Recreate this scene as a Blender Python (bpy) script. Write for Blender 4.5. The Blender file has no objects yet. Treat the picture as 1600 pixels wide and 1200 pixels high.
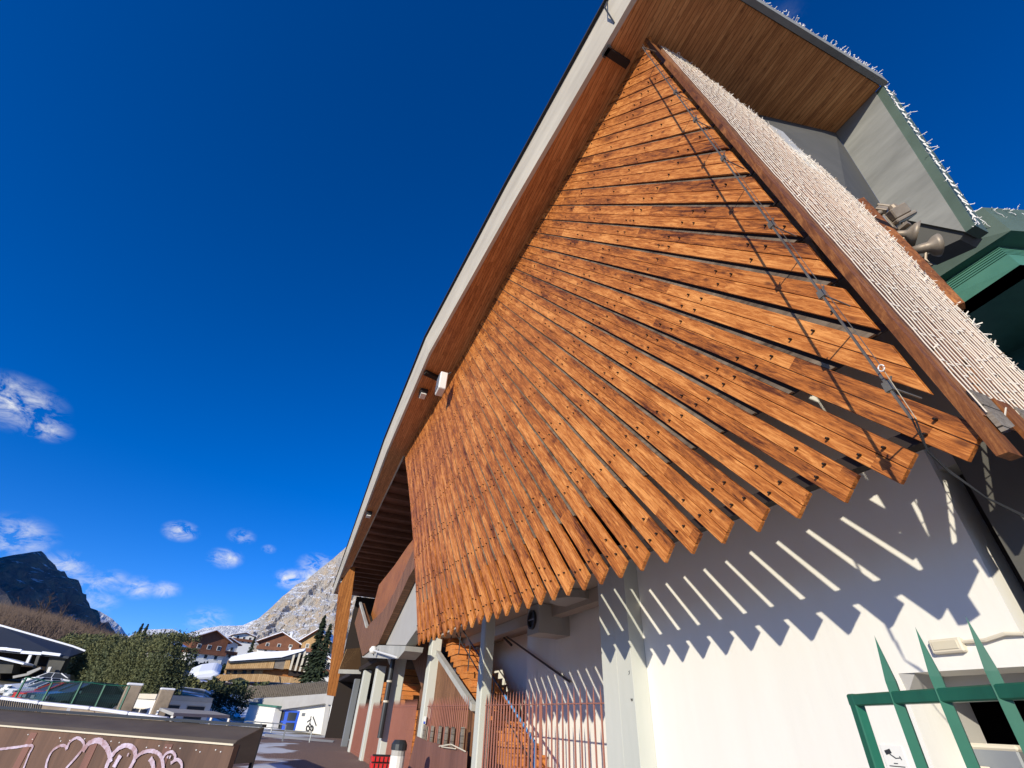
import bpy, math, random
import numpy as np
from mathutils import Vector, Matrix
random.seed(7); rng = np.random.default_rng(7)
SC = bpy.context.scene; COL = SC.collection
R = math.radians

# ------------------------------------------------------------------ camera
# world: camera over the origin, +Y = the way the photographer faces, z up
FPX = 725.0; CX, CY = 800.0, 600.0; EYE = 1.6
_up = Vector((58, 995, FPX)).normalized()                  # zenith in camera axes (right, up, forward)
_f = Vector((0, 0, 1)); _h = (_f - _f.dot(_up) * _up).normalized()
_r = _h.cross(_up)
if _r.x < 0: _r = -_r
def c2w(v): return Vector((v.dot(_r), v.dot(_h), v.dot(_up)))
def ray(px, py): return c2w(Vector((px - CX, CY - py, FPX)).normalized())
cam_d = bpy.data.cameras.new('camera'); cam = bpy.data.objects.new('camera', cam_d); COL.objects.link(cam)
ax, ay, az_ = c2w(Vector((1, 0, 0))), c2w(Vector((0, 1, 0))), -c2w(Vector((0, 0, 1)))
M3 = Matrix((ax, ay, az_)).transposed()
cam.matrix_world = Matrix.Translation((0, 0, EYE)) @ M3.to_4x4()
cam_d.sensor_fit = 'HORIZONTAL'; cam_d.sensor_width = 36; cam_d.lens = FPX / 1600 * 36
cam_d.clip_start = 0.05; cam_d.clip_end = 60000
SC.camera = cam

# ------------------------------------------------------------------ sun + sky
SUNDIR = ray(1345, 1650)                                    # direction the light travels
sl = bpy.data.lights.new('sun', 'SUN'); sl.energy = 4.9; sl.angle = R(0.5); sl.color = (1.0, 0.92, 0.76)
so = bpy.data.objects.new('sun', sl); COL.objects.link(so)
so.rotation_euler = SUNDIR.to_track_quat('-Z', 'Y').to_euler()
SUN_EL = math.asin(-SUNDIR.z); SUN_AZ = math.atan2(-SUNDIR.x, -SUNDIR.y)
W = bpy.data.worlds.new('World'); SC.world = W; W.use_nodes = True
SC.view_settings.view_transform = 'Standard'; SC.view_settings.look = 'None'
SC.view_settings.exposure = 0.0; SC.view_settings.gamma = 1.0

def build_world():
    nt = W.node_tree; N = nt.nodes; L = nt.links; N.clear()
    out = N.new('ShaderNodeOutputWorld'); bg = N.new('ShaderNodeBackground'); bg.inputs['Strength'].default_value = 0.085
    sky = N.new('ShaderNodeTexSky'); sky.sky_type = 'NISHITA'; sky.sun_disc = False
    sky.sun_elevation = SUN_EL; sky.sun_rotation = SUN_AZ; sky.altitude = 2600
    sky.air_density = 1.0; sky.dust_density = 0.4; sky.ozone_density = 3.2
    hs = N.new('ShaderNodeHueSaturation'); hs.inputs['Saturation'].default_value = 1.19; hs.inputs['Value'].default_value = 1.0
    tint = N.new('ShaderNodeVectorMath'); tint.operation = 'MULTIPLY'; L.new(sky.outputs[0], tint.inputs[0]); tint.inputs[1].default_value = (1.45, 1.60, 2.3)
    L.new(tint.outputs[0], hs.inputs['Color'])
    tc = N.new('ShaderNodeTexCoord')
    nrm = N.new('ShaderNodeVectorMath'); nrm.operation = 'NORMALIZE'; L.new(tc.outputs['Generated'], nrm.inputs[0])
    # clouds: small torn patches low over the valley, each about its own direction
    no = N.new('ShaderNodeTexNoise'); no.inputs['Scale'].default_value = 30; no.inputs['Detail'].default_value = 10; no.inputs['Roughness'].default_value = 0.66; no.inputs['Distortion'].default_value = 0.5
    mp = N.new('ShaderNodeMapping'); mp.inputs['Scale'].default_value = (1, 1, 1.9); L.new(nrm.outputs[0], mp.inputs[0]); L.new(mp.outputs[0], no.inputs[0])
    clouds = [(18, 628, .075, .9), (70, 668, .04, .75), (22, 838, .06, .75), (100, 886, .045, .7), (135, 915, .05, .6), (215, 918, .035, .65), (258, 922, .03, .6), (282, 830, .033, 1), (150, 938, .04, .5), (175, 908, .035, .5),
              (352, 872, .034, 1), (378, 838, .028, .55), (420, 858, .016, .6), (455, 905, .036, 1.2), (497, 884, .045, 1.0), (325, 970, .045, .6),(480,900,.03,.9), (1215, 50, .05, .12)]
    tot = None
    for px, py, rad, amp in clouds:
        d = ray(px, py)
        ds = N.new('ShaderNodeVectorMath'); ds.operation = 'SUBTRACT'; L.new(nrm.outputs[0], ds.inputs[0]); ds.inputs[1].default_value = d
        sc = N.new('ShaderNodeVectorMath'); sc.operation = 'MULTIPLY'; L.new(ds.outputs[0], sc.inputs[0]); sc.inputs[1].default_value = (1, 1, 1.7)
        ln = N.new('ShaderNodeVectorMath'); ln.operation = 'LENGTH'; L.new(sc.outputs[0], ln.inputs[0])
        mr = N.new('ShaderNodeMapRange'); mr.interpolation_type = 'SMOOTHSTEP'; L.new(ln.outputs['Value'], mr.inputs[0])
        mr.inputs[1].default_value = 0; mr.inputs[2].default_value = rad; mr.inputs[3].default_value = amp; mr.inputs[4].default_value = 0
        if tot is None: tot = mr.outputs[0]
        else:
            a = N.new('ShaderNodeMath'); a.operation = 'MAXIMUM'; L.new(tot, a.inputs[0]); L.new(mr.outputs[0], a.inputs[1]); tot = a.outputs[0]
    n2 = N.new('ShaderNodeMapRange'); L.new(no.outputs['Fac'], n2.inputs[0]); n2.inputs[1].default_value = .36; n2.inputs[2].default_value = .70; n2.inputs[3].default_value = -.2; n2.inputs[4].default_value = 1.3
    mu = N.new('ShaderNodeMath'); mu.operation = 'MULTIPLY'; mu.use_clamp = True; L.new(tot, mu.inputs[0]); L.new(n2.outputs[0], mu.inputs[1])
    mx = N.new('ShaderNodeMix'); mx.data_type = 'RGBA'; L.new(mu.outputs[0], mx.inputs[0]); L.new(hs.outputs[0], mx.inputs[6]); mx.inputs[7].default_value = (10.0, 10.3, 10.8, 1)
    L.new(mx.outputs[2], bg.inputs[0]); L.new(bg.outputs[0], out.inputs[0])
build_world()

# ------------------------------------------------------------------ frames
# facade frame: local X = to the right along the facade, Y = into the building, Z = up, origin at the first concrete pillar
U = Vector((-.342, .94, 0)).normalized(); NN = Vector((.94, .342, 0)).normalized()
G0 = Vector((1.57, 6.25, 0)); DW = NN.dot(G0); GU = G0.dot(U)
FAC = Matrix.Translation(G0) @ Matrix((-U, NN, Vector((0, 0, 1)))).transposed().to_4x4()
def loc(Q): return Vector((-(Q.dot(U) - GU), Q.dot(NN) - DW, Q.z + EYE))
def po(px, py, o):                     # where a line of sight meets the plane parallel to the facade, o metres in front of it
    t = ray(px, py); return loc(t * ((DW - o) / t.dot(NN)))
def pa(px, py, a):                     # ... a plane square to the facade, a metres along it
    t = ray(px, py); return loc(t * ((a + GU) / t.dot(U)))
def pz(px, py, z): t = ray(px, py); return loc(t * ((z - EYE) / t.z))
def wz(px, py, z): t = ray(px, py); q = t * ((z - EYE) / t.z); return Vector((q.x, q.y, z))
def pr(px, py, r): t = ray(px, py); q = t * (r / math.hypot(t.x, t.y)); return Vector((q.x, q.y, q.z + EYE))
def azel(px, py): t = ray(px, py); return math.degrees(math.atan2(t.x, t.y)), math.degrees(math.asin(t.z))
def A(a, o, z): return Vector((-a, -o, z))                  # facade coordinates -> local
def polar(az, r, z=0): return Vector((r * math.sin(R(az)), r * math.cos(R(az)), z))

# ------------------------------------------------------------------ materials
MATS = {}
def rgb(h): return tuple(((int(h[i:i+2], 16) / 255) ** 2.2) for i in (0, 2, 4)) + (1,)
def mat(name, col, rough=.7, noise=None, metal=0, bump=0, spec=.3, coord='Object'):
    """noise = (scale, amount 0..1, dark colour, (sx,sy,sz))"""
    if name in MATS: return MATS[name]
    m = bpy.data.materials.new(name); m.use_nodes = True; nt = m.node_tree; N = nt.nodes; L = nt.links
    b = N['Principled BSDF']; b.inputs['Roughness'].default_value = rough; b.inputs['Metallic'].default_value = metal
    b.inputs['Specular IOR Level'].default_value = spec
    b.inputs['Base Color'].default_value = tuple(col[:3]) + (1,)
    if noise:
        sc, am, dk, st = noise
        tc = N.new('ShaderNodeTexCoord'); mp = N.new('ShaderNodeMapping'); mp.inputs['Scale'].default_value = st
        L.new(tc.outputs[coord], mp.inputs[0])
        n = N.new('ShaderNodeTexNoise'); n.inputs['Scale'].default_value = sc; n.inputs['Detail'].default_value = 8; n.inputs['Roughness'].default_value = .65
        L.new(mp.outputs[0], n.inputs[0])
        n2 = N.new('ShaderNodeTexNoise'); n2.inputs['Scale'].default_value = sc * .17; n2.inputs['Detail'].default_value = 4; L.new(mp.outputs[0], n2.inputs[0])
        ad = N.new('ShaderNodeMath'); ad.operation = 'ADD'; L.new(n.outputs['Fac'], ad.inputs[0]); L.new(n2.outputs['Fac'], ad.inputs[1])
        r = N.new('ShaderNodeMapRange'); L.new(ad.outputs[0], r.inputs[0]); r.inputs[1].default_value = .72; r.inputs[2].default_value = 1.28; r.inputs[3].default_value = 0; r.inputs[4].default_value = am
        mx = N.new('ShaderNodeMix'); mx.data_type = 'RGBA'; L.new(r.outputs[0], mx.inputs[0]); mx.inputs[6].default_value = tuple(col[:3]) + (1,); mx.inputs[7].default_value = tuple(dk[:3]) + (1,)
        L.new(mx.outputs[2], b.inputs['Base Color'])
        if bump:
            bp = N.new('ShaderNodeBump'); bp.inputs['Strength'].default_value = bump; bp.inputs['Distance'].default_value = .02; L.new(n.outputs['Fac'], bp.inputs['Height']); L.new(bp.outputs[0], b.inputs['Normal'])
    MATS[name] = m; return m

def wood(name, light, mid, dark, plank=None, axis=0, rough=.45, seglen=2.6, across=1, gain=1.0, knots=True, stain=0):
    """timber: grain runs along `axis` of object space; plank = width of planks along `across` (None: the mesh has its own)"""
    m = bpy.data.materials.new(name); m.use_nodes = True; nt = m.node_tree; N = nt.nodes; L = nt.links
    b = N['Principled BSDF']; b.inputs['Roughness'].default_value = rough; b.inputs['Specular IOR Level'].default_value = .25
    def math_(op, *a, clamp=False):
        q = N.new('ShaderNodeMath'); q.operation = op; q.use_clamp = clamp
        for i, x in enumerate(a):
            if isinstance(x, (int, float)): q.inputs[i].default_value = x
            else: L.new(x, q.inputs[i])
        return q.outputs[0]
    tc = N.new('ShaderNodeTexCoord'); oi = N.new('ShaderNodeObjectInfo')
    sp = N.new('ShaderNodeSeparateXYZ'); L.new(tc.outputs['Object'], sp.inputs[0])
    al = sp.outputs[axis]; ac = sp.outputs[across]
    rnd = oi.outputs['Random']
    if plank: cell = math_('FLOOR', math_('DIVIDE', ac, plank))
    else: cell = math_('GREATER_THAN', ac, 0.0)
    wn = N.new('ShaderNodeTexWhiteNoise'); wn.noise_dimensions = '2D'; cb = N.new('ShaderNodeCombineXYZ'); L.new(cell, cb.inputs[0]); L.new(rnd, cb.inputs[1]); L.new(cb.outputs[0], wn.inputs['Vector'])
    seg = math_('FLOOR', math_('ADD', math_('DIVIDE', al, seglen), math_('MULTIPLY', wn.outputs['Value'], 5.0)))
    wn2 = N.new('ShaderNodeTexWhiteNoise'); wn2.noise_dimensions = '3D'; cb2 = N.new('ShaderNodeCombineXYZ'); L.new(cell, cb2.inputs[0]); L.new(seg, cb2.inputs[1]); L.new(rnd, cb2.inputs[2]); L.new(cb2.outputs[0], wn2.inputs['Vector'])
    tone = wn2.outputs['Value']
    off = math_('MULTIPLY', tone, 37.0)
    mp = N.new('ShaderNodeCombineXYZ')
    L.new(math_('ADD', math_('MULTIPLY', al, 1.0), off), mp.inputs[0]); L.new(math_('MULTIPLY', ac, 11.0), mp.inputs[1]); L.new(math_('MULTIPLY', sp.outputs[3 - axis - across], 11.0), mp.inputs[2])
    g = N.new('ShaderNodeTexNoise'); g.inputs['Scale'].default_value = 3.4; g.inputs['Detail'].default_value = 9; g.inputs['Roughness'].default_value = .7; g.inputs['Distortion'].default_value = .9; L.new(mp.outputs[0], g.inputs[0])
    mp2 = N.new('ShaderNodeCombineXYZ'); L.new(math_('ADD', al, off), mp2.inputs[0]); L.new(math_('MULTIPLY', ac, 3.0), mp2.inputs[1]); L.new(sp.outputs[3 - axis - across], mp2.inputs[2])
    st = N.new('ShaderNodeTexNoise'); st.inputs['Scale'].default_value = 1.5; st.inputs['Detail'].default_value = 5; L.new(mp2.outputs[0], st.inputs[0])
    fg_ = N.new('ShaderNodeTexNoise'); fg_.inputs['Scale'].default_value = 6.5; fg_.inputs['Detail'].default_value = 6; fg_.inputs['Roughness'].default_value = .75; fg_.inputs['Distortion'].default_value = 1.6
    mpf = N.new('ShaderNodeCombineXYZ'); L.new(math_('ADD', math_('MULTIPLY', al, .8), off), mpf.inputs[0]); L.new(math_('MULTIPLY', ac, 9.0), mpf.inputs[1]); L.new(sp.outputs[3 - axis - across], mpf.inputs[2]); L.new(mpf.outputs[0], fg_.inputs[0])
    v = math_('ADD', math_('MULTIPLY', g.outputs['Fac'], .85), math_('MULTIPLY', st.outputs['Fac'], .40))
    v = math_('ADD', v, math_('MULTIPLY', fg_.outputs['Fac'], .55))
    v = math_('ADD', v, math_('MULTIPLY', math_('SUBTRACT', tone, .5), .15))
    v = math_('ADD', math_('MULTIPLY', math_('SUBTRACT', v, .90), 1.75 * gain), .5)
    if stain:
        sn = N.new('ShaderNodeTexNoise'); sn.inputs['Scale'].default_value = 1.1; sn.inputs['Detail'].default_value = 6; mps = N.new('ShaderNodeCombineXYZ'); L.new(math_('MULTIPLY', math_('ADD', al, off), 1.0), mps.inputs[0]); L.new(math_('MULTIPLY', ac, 3.0), mps.inputs[1]); L.new(mps.outputs[0], sn.inputs[0])
        ed_ = N.new('ShaderNodeMapRange'); L.new(math_('ADD', ac, math_('MULTIPLY', sn.outputs['Fac'], .22)), ed_.inputs[0]); ed_.inputs[1].default_value = .155; ed_.inputs[2].default_value = .215; ed_.inputs[4].default_value = stain
        v = math_('SUBTRACT', v, ed_.outputs[0])
    cr = N.new('ShaderNodeValToRGB'); L.new(v, cr.inputs[0]); e = cr.color_ramp.elements
    e[0].position = .02; e[0].color = dark; e[1].position = .98; e[1].color = light
    q = e.new(.5); q.color = mid
    colr = cr.outputs[0]
    if knots:
        vo = N.new('ShaderNodeTexVoronoi'); vo.inputs['Scale'].default_value = 1.0
        mp3 = N.new('ShaderNodeCombineXYZ'); L.new(math_('MULTIPLY', math_('ADD', al, off), 3.2), mp3.inputs[0]); L.new(math_('MULTIPLY', ac, 9.0), mp3.inputs[1]); L.new(tone, mp3.inputs[2]); L.new(mp3.outputs[0], vo.inputs['Vector'])
        kn = N.new('ShaderNodeMapRange'); L.new(vo.outputs['Distance'], kn.inputs[0]); kn.inputs[1].default_value = .06; kn.inputs[2].default_value = .17; kn.inputs[3].default_value = .75; kn.inputs[4].default_value = 0
        kx = N.new('ShaderNodeMix'); kx.data_type = 'RGBA'; L.new(kn.outputs[0], kx.inputs[0]); L.new(colr, kx.inputs[6]); kx.inputs[7].default_value = dark; colr = kx.outputs[2]
    if plank:
        fr = math_('FRACT', math_('DIVIDE', ac, plank)); ed = math_('LESS_THAN', fr, .07)
        mx = N.new('ShaderNodeMix'); mx.data_type = 'RGBA'; L.new(ed, mx.inputs[0]); L.new(colr, mx.inputs[6]); mx.inputs[7].default_value = tuple(c * .25 for c in dark[:3]) + (1,); colr = mx.outputs[2]
    L.new(colr, b.inputs['Base Color'])
    bp = N.new('ShaderNodeBump'); bp.inputs['Strength'].default_value = .35; bp.inputs['Distance'].default_value = .006; L.new(g.outputs['Fac'], bp.inputs['Height']); L.new(bp.outputs[0], b.inputs['Normal'])
    MATS[name] = m; return m

wood('board_wood', (.78, .33, .09, 1), (.44, .138, .027, 1), (.085, .024, .009, 1), None, 0, .55, gain=1.35, stain=.2)
wood('soffit_wood', (.80, .40, .15, 1), (.56, .23, .075, 1), (.20, .07, .025, 1), .06, 0, .5, 3.0)
wood('rafter_wood', (.48, .20, .06, 1), (.20, .07, .022, 1), (.04, .014, .008, 1), .3, 2, .5, 9.0, 1)
wood('panel_wood', (.36, .18, .085, 1), (.22, .105, .05, 1), (.10, .045, .022, 1), .14, 2, .6, 4.0, 0)
wood('fin_wood', (.52, .22, .06, 1), (.36, .13, .03, 1), (.13, .045, .014, 1), .16, 2, .5, 6.0, 1)
wood('step_wood', (.75, .32, .10, 1), (.58, .21, .055, 1), (.32, .10, .03, 1), .3, 0, .6, 1.5, 2)
wood('grey_wood', (.34, .30, .25, 1), (.22, .19, .155, 1), (.10, .08, .065, 1), .12, 0, .8, 2.0, 2)
wood('tan_wood', (.62, .43, .22, 1), (.46, .29, .13, 1), (.25, .13, .05, 1), .45, 2, .8, 6.0, 0)
mat('strip_grey', (.25, .19, .13), .85, (5.0, 1, (.055, .035, .022), (1, 4, 4)))
mat('black_wood_shade', (.028, .020, .016), .8)  # black timber; its black also stands in for shade inside openings
mat('bolt', (.03, .025, .022), .45, metal=.6)
mat('plaster', (.82, .80, .73), .85, (1.3, .6, (.75, .725, .65), (3, 3, .45)), bump=.3)
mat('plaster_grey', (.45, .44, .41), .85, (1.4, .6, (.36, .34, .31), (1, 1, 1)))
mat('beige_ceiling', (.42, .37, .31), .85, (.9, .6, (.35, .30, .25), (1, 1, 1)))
mat('concrete', (.52, .51, .46), .85, (1.6, .9, (.33, .33, .30), (1, 1, .35)), bump=.2)
mat('pillar_paint', (.60, .60, .54), .75, (1.2, .8, (.46, .49, .43), (2, 2, .3)), bump=.1)
mat('zinc', (.68, .62, .50), .6, (1.5, .9, (.40, .36, .29), (.35, 1, 4)), bump=.1)
mat('dark_conc', (.13, .125, .11), .85, (.9, .9, (.07, .07, .065), (1, 1, .6)))
mat('slab_conc', (.30, .30, .275), .8, (2.2, .8, (.15, .152, .14), (.6, 1, 2.4)))
mat('bitumen', (.03, .03, .032), .8)
mat('green_paint', (.022, .15, .085), .38, (14, .8, (.012, .085, .05), (1, 1, .4)), spec=.4)
mat('brown_paint', (.36, .155, .115), .5, (6, .5, (.26, .10, .075), (1, 1, 1)))
mat('brown_sheet', (.24, .115, .085), .6, (1.5, .9, (.14, .07, .055), (6, 1, .6)))
mat('dark_steel', (.06, .065, .07), .4, metal=.5)
mat('grey_steel', (.30, .32, .33), .4, (2, .6, (.2, .21, .22), (1, 1, .4)), metal=.4)
mat('rod_metal', (.22, .20, .16), .45, (14, .8, (.12, .09, .06), (1, 1, 1)), metal=.4)
mat('copper', (.05, .14, .105), .55, (1.3, 1, (.025, .075, .055), (1, 1, 1)))
mat('copper_light', (.09, .235, .165), .5, (2.2, 1, (.055, .17, .125), (1, 1, 1)))
mat('copper_grey', (.105, .15, .12), .5, (1.6, .9, (.06, .09, .072), (1, 1, 1)))
mat('led', (.95, .92, .86), .5)
mat('led_net', (.86, .78, .64), .6)
mat('tile_brown', (.33, .155, .08), .7, (5, 1, (.13, .058, .03), (1, 1, 1)))
mat('lamp_metal', (.36, .31, .24), .5, (9, .9, (.22, .17, .12), (1, 1, 1)), metal=.3)
mat('glass', (.10, .14, .17), .08, spec=.8)
mat('window', (.03, .035, .042), .3, spec=.25)
mat('white_paint', (.80, .79, .74), .55, (2, .4, (.68, .66, .6), (1, 1, 1)))
mat('cream', (.72, .66, .52), .7, (2, .4, (.6, .52, .4), (1, 1, 1)))
mat('stone', (.42, .34, .25), .9, (3, 1, (.20, .16, .12), (1, 1, 1)), bump=.6)
mat('snow', (.88, .90, .94), .6, (.4, .3, (.78, .82, .90), (1, 1, 1)))
mat('blue_paint', (.03, .10, .55), .45)
mat('light_blue', (.10, .38, .75), .4)
mat('red_paint', (.62, .03, .03), .4)
mat('trunk', (.10, .065, .045), .9)
mat('twig', (.135, .092, .066), .9, (.25, 1, (.07, .052, .045), (1, 1, 1)))
mat('needle', (.045, .062, .028), .8, (1.2, 1, (.020, .034, .018), (1, 1, 1)))
mat('hedge_leaf', (.17, .165, .062), .8, (.9, 1, (.06, .08, .04), (1, 1, 1)))
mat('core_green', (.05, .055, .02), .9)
mat('red_wood', (.23, .095, .05), .75, (3, .8, (.12, .048, .028), (1, 1, 1)))
mat('roof_slate', (.045, .052, .068), .7, (.6, .6, (.03, .037, .045), (1, 1, 1)))
mat('rubber', (.02, .02, .02), .8)
mat('rim', (.5, .5, .52), .3, metal=.8)
mat('ice_sheet', (.175, .10, .066), .7, (2.4, 1, (.075, .045, .033), (5, 5, .5)))
mat('coping', (.15, .125, .095), .6, (3, .9, (.07, .055, .045), (.4, .4, 3)), spec=.2)
mat('graffiti', (.64, .57, .70), .8, (26, 1, (.30, .18, .18), (1, 1, 1)))
mat('pale_strip', (.62, .56, .42), .6)

# ------------------------------------------------------------------ mesh helpers
def link(o, parent=None):
    COL.objects.link(o)
    if parent is not None: o.parent = parent
    return o
class MB:
    def __init__(s): s.v = []; s.f = []; s.m = []; s.ms = []
    def mi(s, m):
        if m not in s.ms: s.ms.append(m)
        return s.ms.index(m)
    def add(s, vs, fs, m):
        k = len(s.v); s.v += [tuple(v) for v in vs]; i = s.mi(m)
        for f in fs: s.f.append(tuple(k + q for q in f)); s.m.append(i)
    def box(s, c, d, m, M=None):
        x, y, z = d[0] / 2, d[1] / 2, d[2] / 2
        vs = [Vector((i, j, k)) for i in (-x, x) for j in (-y, y) for k in (-z, z)]
        c = Vector(c)
        vs = [(M @ v if M else v) + c for v in vs]
        s.add(vs, [(0, 1, 3, 2), (4, 6, 7, 5), (0, 4, 5, 1), (2, 3, 7, 6), (0, 2, 6, 4), (1, 5, 7, 3)], m)
    def boxc(s, lo, hi, m):
        lo = Vector(lo); hi = Vector(hi); s.box((lo + hi) / 2, (abs(hi.x - lo.x), abs(hi.y - lo.y), abs(hi.z - lo.z)), m)
    def prism(s, pts, d, m):                # closed outline extruded by vector d
        n = len(pts); d = Vector(d); vs = [Vector(p) for p in pts] + [Vector(p) + d for p in pts]
        s.add(vs, [tuple(range(n)), tuple(range(2 * n - 1, n - 1, -1))] + [(i, i + n, (i + 1) % n + n, (i + 1) % n) for i in range(n)], m)
    def bar(s, p, q, w, m, h=None, up=(0, 0, 1)):
        p = Vector(p); q = Vector(q); d = (q - p); L = d.length
        if L < 1e-6: return
        d /= L; up = Vector(up)
        x = d.cross(up)
        if x.length < 1e-3: x = d.cross(Vector((1, 0, 0)))
        x.normalize(); y = x.cross(d).normalized(); h = w if h is None else h
        x *= w / 2; y *= h / 2
        vs = [p - x - y, p + x - y, p + x + y, p - x + y, q - x - y, q + x - y, q + x + y, q - x + y]
        s.add(vs, [(3, 2, 1, 0), (4, 5, 6, 7), (0, 1, 5, 4), (1, 2, 6, 5), (2, 3, 7, 6), (3, 0, 4, 7)], m)
    def tube(s, pts, r, m, n=6, r2=None):
        pts = [Vector(p) for p in pts]; ring = []
        for i, p in enumerate(pts):
            d = (pts[min(i + 1, len(pts) - 1)] - pts[max(i - 1, 0)]).normalized()
            x = d.cross(Vector((0, 0, 1)))
            if x.length < .05: x = d.cross(Vector((1, 0, 0)))
            x.normalize(); y = x.cross(d)
            rr = r if r2 is None else r + (r2 - r) * i / (len(pts) - 1)
            ring.append([p + x * rr * math.cos(2 * math.pi * k / n) + y * rr * math.sin(2 * math.pi * k / n) for k in range(n)])
        vs = [v for rg in ring for v in rg]; fs = []
        for i in range(len(pts) - 1):
            for k in range(n): fs.append((i * n + k, i * n + (k + 1) % n, (i + 1) * n + (k + 1) % n, (i + 1) * n + k))
        fs.append(tuple(range(n - 1, -1, -1))); fs.append(tuple((len(pts) - 1) * n + k for k in range(n)))
        s.add(vs, fs, m)
    def lathe(s, p, axis, prof, m, n=16):   # prof = [(t along axis, radius)]
        axis = Vector(axis).normalized(); x = axis.orthogonal().normalized(); y = axis.cross(x); p = Vector(p); vs = []
        for t, r in prof:
            for k in range(n):
                a = 2 * math.pi * k / n; vs.append(p + axis * t + (x * math.cos(a) + y * math.sin(a)) * r)
        fs = [(i * n + k, i * n + (k + 1) % n, (i + 1) * n + (k + 1) % n, (i + 1) * n + k) for i in range(len(prof) - 1) for k in range(n)]
        s.add(vs, fs, m)
    def build(s, name, parent=None, matrix=None, smooth=False, fix=True):
        me = bpy.data.meshes.new(name); me.from_pydata(s.v, [], s.f)
        for m in s.ms: me.materials.append(MATS[m])
        me.polygons.foreach_set('material_index', s.m)
        if smooth: me.polygons.foreach_set('use_smooth', [True] * len(s.f))
        me.update()
        if fix:
            import bmesh
            bm = bmesh.new(); bm.from_mesh(me); bmesh.ops.recalc_face_normals(bm, faces=bm.faces); bm.to_mesh(me); bm.free()
        o = bpy.data.objects.new(name, me)
        if matrix is not None: o.matrix_world = matrix
        return link(o, parent)
def tag(o, label=None, cat=None, group=None, kind=None):
    for k, v in (('label', label), ('category', cat), ('group', group), ('kind', kind)):
        if v: o[k] = v
    return o
def empty(name, label, cat, M=None, group=None):
    o = bpy.data.objects.new(name, None); o.empty_display_size = .3
    if M is not None: o.matrix_world = M if isinstance(M, Matrix) else Matrix.Translation(M)
    link(o); return tag(o, label, cat, group)
def bevel(o, w=.01, seg=1):
    md = o.modifiers.new('bevel', 'BEVEL'); md.width = w; md.segments = seg; md.limit_method = 'ANGLE'; return o
def lerp(a, b, t): return a + (b - a) * t
def plin(x, tab):
    if x <= tab[0][0]: return tab[0][1]
    for (x0, y0), (x1, y1) in zip(tab, tab[1:]):
        if x <= x1: return y0 + (y1 - y0) * (x - x0) / (x1 - x0)
    return tab[-1][1]

# ------------------------------------------------------------------ terrain
def ground_h(r, az):
    lift = .75 * max(0, min(1, (r - 22) / 14)) * max(0, min(1, (-az - 27.5) / 2)) if -100 < az < -27 else 0
    if r < 45: return lift
    s = min(r, 260) - 45
    z = .035 * s + .0002 * s * s
    w = 1.0
    if -24 < az < -10: w = max(0.0, min(1.0, (r - 95) / 60))
    elif -27 < az <= -24: w = max(0.0, min(1.0, (r - 95 * (az + 27) / 3) / 60))
    z *= w
    if az > 60 or az < -100: z *= .3
    if r > 300: z = z * max(.0, 1 - (r - 300) / 900)
    return z + lift * max(0, min(1, (400 - r) / 200))
gv = []; gf = []
rads = [0.01, 8, 16, 25, 35, 42, 50, 60, 72, 85, 100, 120, 140, 165, 190, 220, 260, 320, 420, 600, 1000, 2000, 4000, 9000, 20000]
azs = [-180 + 3 * i for i in range(121)]
for r in rads:
    for a in azs:
        z = ground_h(r, a) - (0 if r < 43 else .02) + (0 if r < 60 else .5 * math.sin(a * 1.3 + r * .05) * min(1, (r - 60) / 100))
        gv.append(tuple(polar(a, r, z)))
na = len(azs)
for i in range(len(rads) - 1):
    for j in range(na - 1): gf.append((i * na + j, i * na + j + 1, (i + 1) * na + j + 1, (i + 1) * na + j))
def ground_mat():
    m = bpy.data.materials.new('ground_mix'); m.use_nodes = True; nt = m.node_tree; N = nt.nodes; L = nt.links; b = N['Principled BSDF']; b.inputs['Roughness'].default_value = .9
    tc = N.new('ShaderNodeTexCoord'); n = N.new('ShaderNodeTexNoise'); n.inputs['Scale'].default_value = .06; n.inputs['Detail'].default_value = 8; L.new(tc.outputs['Object'], n.inputs[0])
    cr = N.new('ShaderNodeValToRGB'); L.new(n.outputs['Fac'], cr.inputs[0]); e = cr.color_ramp.elements
    e[0].position = .40; e[0].color = (.10, .085, .04, 1); e[1].position = .56; e[1].color = (.80, .83, .88, 1); q = e.new(.50); q.color = (.17, .14, .08, 1)
    L.new(cr.outputs[0], b.inputs['Base Color']); MATS['ground_mix'] = m
ground_mat()
g = MB(); g.add(gv, gf, 'ground_mix'); o = g.build('ground', fix=False); tag(o, kind='structure')
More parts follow.
